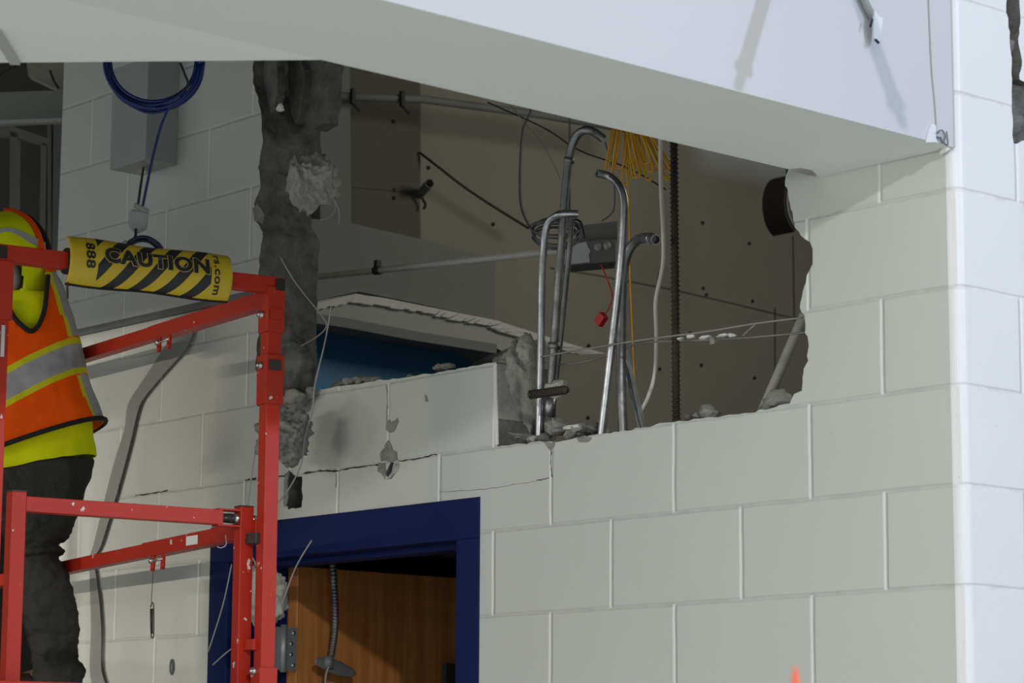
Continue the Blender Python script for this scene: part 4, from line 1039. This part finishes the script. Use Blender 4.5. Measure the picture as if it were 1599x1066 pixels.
# ================================================================== WORKER
dP = 6.95
def ring(l, r, hd, d=dP, n=28, yaw=0, sq=2.2, off=0):
    a = dep(l[0], l[1], d); b = dep(r[0], r[1], d); c = (a+b)/2; ax = (b-a)/2
    fwd = V((FW.x, FW.y, 0)).normalized(); out = []
    for k in range(n):
        t = 2*pi*k/n; ct, st = cos(t), sin(t)
        ex = 2/sq
        X = math.copysign(abs(ct)**ex, ct); Y = math.copysign(abs(st)**ex, st)
        out.append(c + ax*X*(1 + off/ax.length) + fwd*(hd+off)*Y)
    return out
def loft(rings, mi=0, cap=(True, True), res=5):
    n = len(rings[0]); cols = []
    L_ = [spline([r[k] for r in rings], res) for k in range(n)]
    m_ = len(L_[0]); mb = MB()
    vs = [L_[k][i] for i in range(m_) for k in range(n)]
    fs = [(i*n+k, i*n+(k+1) % n, (i+1)*n+(k+1) % n, (i+1)*n+k) for i in range(m_-1) for k in range(n)]
    mb.add(vs, fs, mi, True)
    if cap[0]: mb.add([], []); mb.f.append(list(range(n))); mb.m.append(mi); mb.s.append(True)
    if cap[1]: mb.f.append([(m_-1)*n+k for k in range(n)]); mb.m.append(mi); mb.s.append(True)
    return mb
def wrinkle(o, strength=.02, size=.08, sub=1):
    if sub:
        s_ = o.modifiers.new('sub', 'SUBSURF'); s_.levels = sub; s_.render_levels = sub
    tx = bpy.data.textures.new(o.name + '_tex', 'CLOUDS'); tx.noise_scale = size; tx.noise_depth = 2
    d_ = o.modifiers.new('folds', 'DISPLACE'); d_.texture = tx; d_.strength = strength; d_.mid_level = .5; d_.texture_coords = 'LOCAL'
TR = [((-150,765),(153,700),.13),((-140,660),(137,600),.135),((-135,560),(118,528),.135),((-125,480),(101,466),.125),((-100,425),(82,428),.10),((-30,408),(58,408),.075)]
# body (one continuous skinned mesh)
hips = dep(15,745,dP); chest = dep(0,520,dP); neck = dep(22,440,dP); head = dep(2,405,dP)
bm = bmesh.new(); sk = bm.verts.layers.skin.verify()
def sv(p, r, prev=None):
    v = bm.verts.new(p); v[sk].radius = (r, r)
    if prev: bm.edges.new((prev, v))
    return v
fwdh = V((FW.x, FW.y, 0)).normalized(); rth = V((RT.x, RT.y, 0)).normalized()
pel = sv(hips, .10); sp1 = sv((hips+chest)/2, .11, pel); ch = sv(chest, .12, sp1); nk = sv(neck, .05, ch); hd1 = sv(head + UP*-.02, .06, nk); hd2 = sv(head + UP*.05, .085, hd1); hd3 = sv(head + UP*.10 - rth*.0, .06, hd2)
nose = sv(head + UP*.01 - rth*.085, .014, hd1)
def leg(s_, knee, ank, toe):
    h_ = sv(hips + rth*.075*s_ - UP*.03, .075, pel); kn = sv(knee, .040, h_); cf = sv((knee*2+ank)/3, .04, kn); an = sv(ank, .035, cf); fo = sv(toe, .03, an); return an
kneeR = dep(66,868,dP); ankR = dep(88,1050,dP+.06)
leg(1, kneeR, ankR, ankR - rth*.13 - UP*.045)
kneeL = dep(-85,880,dP); ankL = dep(-80,1060,dP); leg(-1, kneeL, ankL, ankL - rth*.13 - UP*.045)
def armf(s_):
    sh = sv(chest + rth*.13*s_ + UP*.06, .055, ch)
    el = sv(chest + rth*(.13*s_-.16) + fwdh*.22 - UP*.06, .042, sh)
    wr_ = sv(chest + rth*(.08*s_-.40) + fwdh*.24 + UP*.02, .028, el)
    pm = sv(wr_.co - rth*.055, .024, wr_)
    pm2 = sv(pm.co - rth*.035, .022, pm)
    for k, ln in enumerate((.060, .072, .068, .052)):
        b0 = pm2.co + fwdh*(k-1.5)*.018; f1 = sv(b0 - rth*ln*.45, .0085, pm2); f2 = sv(b0 - rth*ln*.75 - UP*ln*.3, .0078, f1); f3 = sv(b0 - rth*ln*.85 - UP*ln*.62, .007, f2)
    t1 = sv(wr_.co - rth*.045 + UP*.025 - fwdh*.02, .010, wr_); t2 = sv(t1.co - rth*.032 - UP*.006, .0085, t1)
armf(1); armf(-1)
me = bpy.data.meshes.new('person'); bm.to_mesh(me); bm.free(); me.materials.append(M['skin'])
base = V((hips.x, hips.y, PLATZ)); me.transform(Matrix.Translation(-base))
person = bpy.data.objects.new('person', me); COL.objects.link(person); person.location = base
md = person.modifiers.new('skin', 'SKIN'); md.use_smooth_shade = True
me.skin_vertices[0].data[0].use_root = True
s_ = person.modifiers.new('sub', 'SUBSURF'); s_.levels = 1; s_.render_levels = 1
tag(person, 'person in orange safety vest, yellow hooded top and charcoal trousers standing on the scaffold', 'person')
# shirt
SH = [((-150,772),(152,708),.128)] + [(l, r, h-.004) for l, r, h in TR[:4]] + [((-100,470),(88,462),.095),((-40,466),(60,462),.05)]
mb = loft([ring((l[0]+3, l[1]), (r[0]-3, r[1]), h) for l, r, h in SH], cap=(False, True))
o = mb.build('shirt', M['hivis'], person); wrinkle(o, .012, .06); 
# sleeves
for s_ in (1, -1):
    a0 = chest + rth*.13*s_ + UP*.06; a1 = chest + rth*(.13*s_-.16) + fwdh*.22 - UP*.06; a2 = chest + rth*(.08*s_-.37) + fwdh*.24 + UP*.015
    mb = MB(); mb.tube([a0 - rth*.05*s_, a1, a2], lambda t: .062 - .02*t, 16, res=6); mb.build('sleeve', M['hivis'], person)
# vest
VR = TR[:]
VR[0] = ((-150,770),(158,657),.145)
vr = [ring(l, r, h+.004, off=.010) for l, r, h in VR[:-1]] + [ring((-45,412),(78,418),.085, off=.012)]
mb = loft(vr, cap=(False, False))
# cut the arm/neck opening (U shape) seen from the viewer side
def to_px(p):
    d = p - CAM; return 799.5 + F_PX*d.dot(RT)/d.dot(FW), 533 - F_PX*d.dot(UPV)/d.dot(FW)
Ucut = [(-60,380),(-60,440),(2,474),(20,492),(34,508),(48,517),(60,508),(69,485),(73,455),(75,380)]
def inside(p, poly):
    x, y = p; c = False; j = len(poly)-1
    for i in range(len(poly)):
        if (poly[i][1] > y) != (poly[j][1] > y) and x < (poly[j][0]-poly[i][0])*(y-poly[i][1])/(poly[j][1]-poly[i][1]) + poly[i][0]: c = not c
        j = i
    return c
# refine, cut, colour
ve = mb.build('safety_vest', [M['orange'], M['hivis_flat'], M['silver'], M['black_cloth']])
bm = bmesh.new(); bm.from_mesh(ve.data); bmesh.ops.subdivide_edges(bm, edges=bm.edges[:], cuts=3, use_grid_fill=True)
cen = dep(5,560,dP)
kill = [f for f in bm.faces if (f.calc_center_median()-cen).dot(fwdh) < 0.0 and inside(to_px(f.calc_center_median()), Ucut)]
bmesh.ops.delete(bm, geom=kill, context='FACES')
def band(p):   # plane bands round the leaning torso: 0 at the upper edge of the reflective band
    return b_0 + b_r*(p-cen).dot(rth) + b_u*(p-cen).dot(UP)
def bpx(p): x, y = to_px(p); return y - (600 - .56*x)
b_0 = bpx(cen); b_r = (bpx(cen + rth*.05) - b_0)/.05; b_u = (bpx(cen + UP*.05) - b_0)/.05
g_ = rth*b_r + UP*b_u; k_ = b_0 - g_.dot(cen) + g_.dot(base)
def vest_mat():
    t = NT('hivis_vest_with_bands'); d = t.n('ShaderNodeVectorMath', operation='DOT_PRODUCT'); t.t.links.new(t.obj(), d.inputs[0]); d.inputs[1].default_value = tuple(g_)
    b = t.math('ADD', d.outputs['Value'], k_)
    n = t.noise(12, 5, .6)
    org = t.mix(n, lin(.86, .085, .003), lin(1.0, .12, .005)); yel = lin(.62, .60, .02)
    sil = t.mix(t.noise(30, 5, .65), lin(.26, .26, .27), lin(.46, .46, .48))
    iy = t.math('MULTIPLY', t.math('GREATER_THAN', b, 0), t.math('LESS_THAN', b, 59)); is_ = t.math('MULTIPLY', t.math('GREATER_THAN', b, 10), t.math('LESS_THAN', b, 49))
    c = t.mix(is_, t.mix(iy, org, yel), sil)
    nb = t.bump(t.noise(11, 3, .5), .5, .02); t.bump(t.noise(400, 2, .5), .25, .0008, nb)
    return t.fin(c, .85, 0, .1)
ve.data.materials[0] = vest_mat()
for f in bm.faces:
    c = f.calc_center_median(); b_ = band(c); px, py = to_px(c)
    xr = [(425,85),(466,101),(528,118),(600,137),(657,158)]
    f.material_index = 0
    if -2 <= b_ < 61: pass
    elif (c-cen).dot(rth) > 0:
        # vertical side trim: thin yellow line then grey piping at the right edge
        for (y_a, x_a), (y_b, x_b) in zip(xr, xr[1:]):
            if y_a <= py <= y_b:
                xe = x_a + (x_b-x_a)*(py-y_a)/(y_b-y_a)
                if (c-cen).dot(fwdh) < .12:
                    if px > xe - 6: f.material_index = 2
                    elif px > xe - 12: f.material_index = 1
    f.smooth = True
bm.to_mesh(ve.data); bm.free(); place(ve, person)
sd = ve.modifiers.new('thick', 'SOLIDIFY'); sd.thickness = .004
tx = bpy.data.textures.new('vest_folds', 'CLOUDS'); tx.noise_scale = .09; tx.noise_depth = 2
d_ = ve.modifiers.new('folds', 'DISPLACE'); d_.texture = tx; d_.strength = .012; d_.texture_coords = 'LOCAL'
# piping round the U opening and the hem, sitting on the vest surface
from mathutils.bvhtree import BVHTree
lvr = loft(vr, cap=(False, False)); bv = BVHTree.FromPolygons([tuple(v) for v in lvr.v], lvr.f)
def hit(px, py, lift=.006):
    d = ray(px, py).normalized(); h = bv.ray_cast(CAM, d)
    return (h[0] - d*lift) if h[0] else dep(px, py, dP-.13)
mb = MB(); mb.tube([hit(a, b) for a, b in [(8,466),(20,492),(34,508),(48,517),(60,508),(69,485),(73,455),(75,430)]], .0065, 8); mb.build('neck_piping', M['black_cloth'], person)
mb = MB(); hr = [p for p in ring((-150,770),(158,657),.150, off=.012)]; mb.tube(hr + [hr[0]], .0065, 8, res=3); mb.build('hem_piping', M['black_cloth'], person)
# hood: dome over the head, draped down to the collar
def ell(c, a, b, cdep, n=32, m_=18, th0=0, th1=pi):
    vs = []; 
    for i in range(m_+1):
        th = th0 + (th1-th0)*i/m_
        for k in range(n):
            ph = 2*pi*k/n; vs.append(c + rth*a*sin(th)*cos(ph) + fwdh*cdep*sin(th)*sin(ph) + UP*b*cos(th))
    return vs, [(i*n+k, i*n+(k+1) % n, (i+1)*n+(k+1) % n, (i+1)*n+k) for i in range(m_) for k in range(n)]
hc = dep(3,405,dP)
px2m = dP/F_PX
mb = MB(); vs, fs = ell(hc, 72*px2m, 75*px2m, .125, th1=pi*.50); mb.add(vs, fs, 0, True)
hood = mb.build('hood', M['hivis'], person); wrinkle(hood, .008, .08)
# drape from hood back to the collar
mb = loft([ring((-66,398),(78,398),.118), ring((-60,435),(75,440),.118), ring((-64,475),(73,475),.124), ring((-70,520),(76,520),.128)], cap=(False, False), res=8)
bm = None
o = mb.build('collar_drape', M['hivis'])
b2 = bmesh.new(); b2.from_mesh(o.data); bmesh.ops.subdivide_edges(b2, edges=b2.edges[:], cuts=3, use_grid_fill=True); b2.faces.ensure_lookup_table()
b2k = [f for f in b2.faces if (f.calc_center_median()-cen).dot(fwdh) < .02 and inside(to_px(f.calc_center_median()), [(-80,390),(27,390),(33,410),(36,430),(35,448),(28,464),(14,476),(-80,492)])]
bmesh.ops.delete(b2, geom=b2k, context='FACES'); b2.to_mesh(o.data); b2.free(); place(o, person)
o.modifiers.new('thick', 'SOLIDIFY').thickness = .004
mb = MB(); vs, fs = ell(dep(4,440,dP-.035), 34*px2m, 40*px2m, .13); mb.add(vs, fs, 0, True); o = mb.build('ear_cover', M['hat'], person)
mb = MB(); q = dep(16,449,dP-.150); mb.tube([q, q - fwdh*.012], .005, 8, res=1); mb.build('ear_cover_stud', M['steel'], person)
# hood trims
def onhood(ax_deg, th, s=1.02):
    ph = radians(ax_deg); return hc + rth*72*px2m*s*sin(th)*cos(ph) + fwdh*.125*s*sin(th)*sin(ph) + UP*75*px2m*s*cos(th)
mb = MB(); mb.tube([onhood(-24, radians(a)) for a in range(2, 100, 6)], .009, 8); mb.build('hood_edge', M['orange'], person)
mb = MB(); mb.tube([onhood(-4, radians(a), 1.04) for a in range(2, 104, 6)], .0075, 8); mb.build('hood_piping', M['black_cloth'], person)
mb = MB(); pts = [onhood(a, radians(76 - 10*exp(-((a+70)/28)**2)), 1.015) for a in range(-115, -10, 8)]
up_ = [p + UP*.010 for p in pts]; lo_ = [p - UP*.010 for p in pts]
ribbon(mb, up_, lo_, .003); mb.build('reflective_strip', M['silver'], person)
# trousers
waist = ring((-148,760),(150,700),.125, sq=2.3)
def legloft(rs, name='trouser_leg'):
    mb = loft([ring(l, r, h, d, n=24, sq=2.1) for l, r, h, d in rs], cap=(True, True), res=6); return mb
mb = loft([ring((-140,728),(140,716),.105), ring((-146,755),(146,722),.118), ring((-145,800),(128,782),.12), ring((-120,822),(110,820),.10)], cap=(True, True))
o = mb.build('trousers', M['trousers'], person); wrinkle(o, .02, .05)
mb = legloft([((-5,770),(138,750),.10,dP),((0,820),(118,815),.10,dP),((10,846),(105,838),.088,dP),((12,856),(93,850),.080,dP),((13,866),(101,860),.086,dP),((14,876),(90,870),.078,dP),((15,892),(101,886),.082,dP),((18,912),(110,905),.085,dP),((26,940),(117,938),.082,dP),((36,975),(124,975),.075,dP),((45,1005),(121,1005),.066,dP),((50,1030),(123,1028),.06,dP),((50,1046),(133,1046),.062,dP),((53,1066),(126,1066),.058,dP),((55,1095),(122,1095),.05,dP)])
o = mb.build('trouser_leg', M['trousers'], person); wrinkle(o, .020, .028)
mb = legloft([((-145,770),(0,770),.10,dP),((-140,850),(-20,850),.085,dP),((-130,940),(-35,940),.08,dP),((-115,1040),(-45,1040),.06,dP),((-110,1095),(-50,1095),.05,dP)])
o = mb.build('trouser_leg', M['trousers'], person); wrinkle(o, .018, .035)
for c in (V((ankR.x, ankR.y, PLATZ)), V((ankL.x, ankL.y, PLATZ))):
    mb = MB(); mb.tube([c + UP*.10, c + UP*.05, c + UP*.04 - rth*.08, c + UP*.032 - rth*.17], lambda t: .048 - .014*t, 14, res=5); mb.build('boot', M['boot'], person)

# ================================================================== near the camera
mb = MB(); dO = 2.9; tip = dep(1242,1040,dO)
mb.tube([V((tip.x, tip.y, 0)), V((tip.x, tip.y, 1.0)), tip - UP*.09, tip - UP*.03, tip], lambda t: max(.001, .011*(1-t)**.55), 16, res=4)
mk = empty('marker_pole', (tip.x, tip.y, 0), 'blurred tip of an orange marker pole at the bottom edge', 'pole')
mb.build('pole_shaft', M['orange_marker'], mk)
mb = MB(); mb.tube([V((tip.x, tip.y, 0)), V((tip.x, tip.y, .05))], .18, 24, res=1); mb.build('pole_base', M['black_foam'], mk)

# flexible conduit in front of the door leaf
fx = empty('flexible_conduit', on(512,1052,0,-2.40), 'ribbed flexible metal conduit hanging in front of the wooden door', 'conduit')
P = [on(a, b, 0, -2.40) for a, b in [(519,878),(522,915),(524,950),(523,985),(519,1015),(514,1038)]]
S = spline(P, 30); mb = MB()
mb.tube(P, lambda t: .0088 + .0014*sin(t*2*pi*34), 12, res=60); mb.build('ribbed_hose', M['galv_dull'], fx)
mb = MB(); a = on(492,1031,0,-2.395); b = on(555,1052,0,-2.395); mb.tube([a, a.lerp(b,.25), a.lerp(b,.5), a.lerp(b,.75), b], lambda t: .004 + .016*sin(pi*min(1,max(0,t)))**.7, 12, res=5)
for v in mb.v: v.x = -2.395 + (v.x + 2.395)*.3
c = on(513,1036,0,-2.39); mb.tube([c + UP*.02, c - UP*.012], .014, 14, res=1); mb.build('fitting', M['steel_dark'], fx)
mb = MB(); mb.tube(px_([(514,1040),(509,1055),(508,1085)], -2.38), .0035, 8); mb.build('lead', M['galv_dull'], fx)
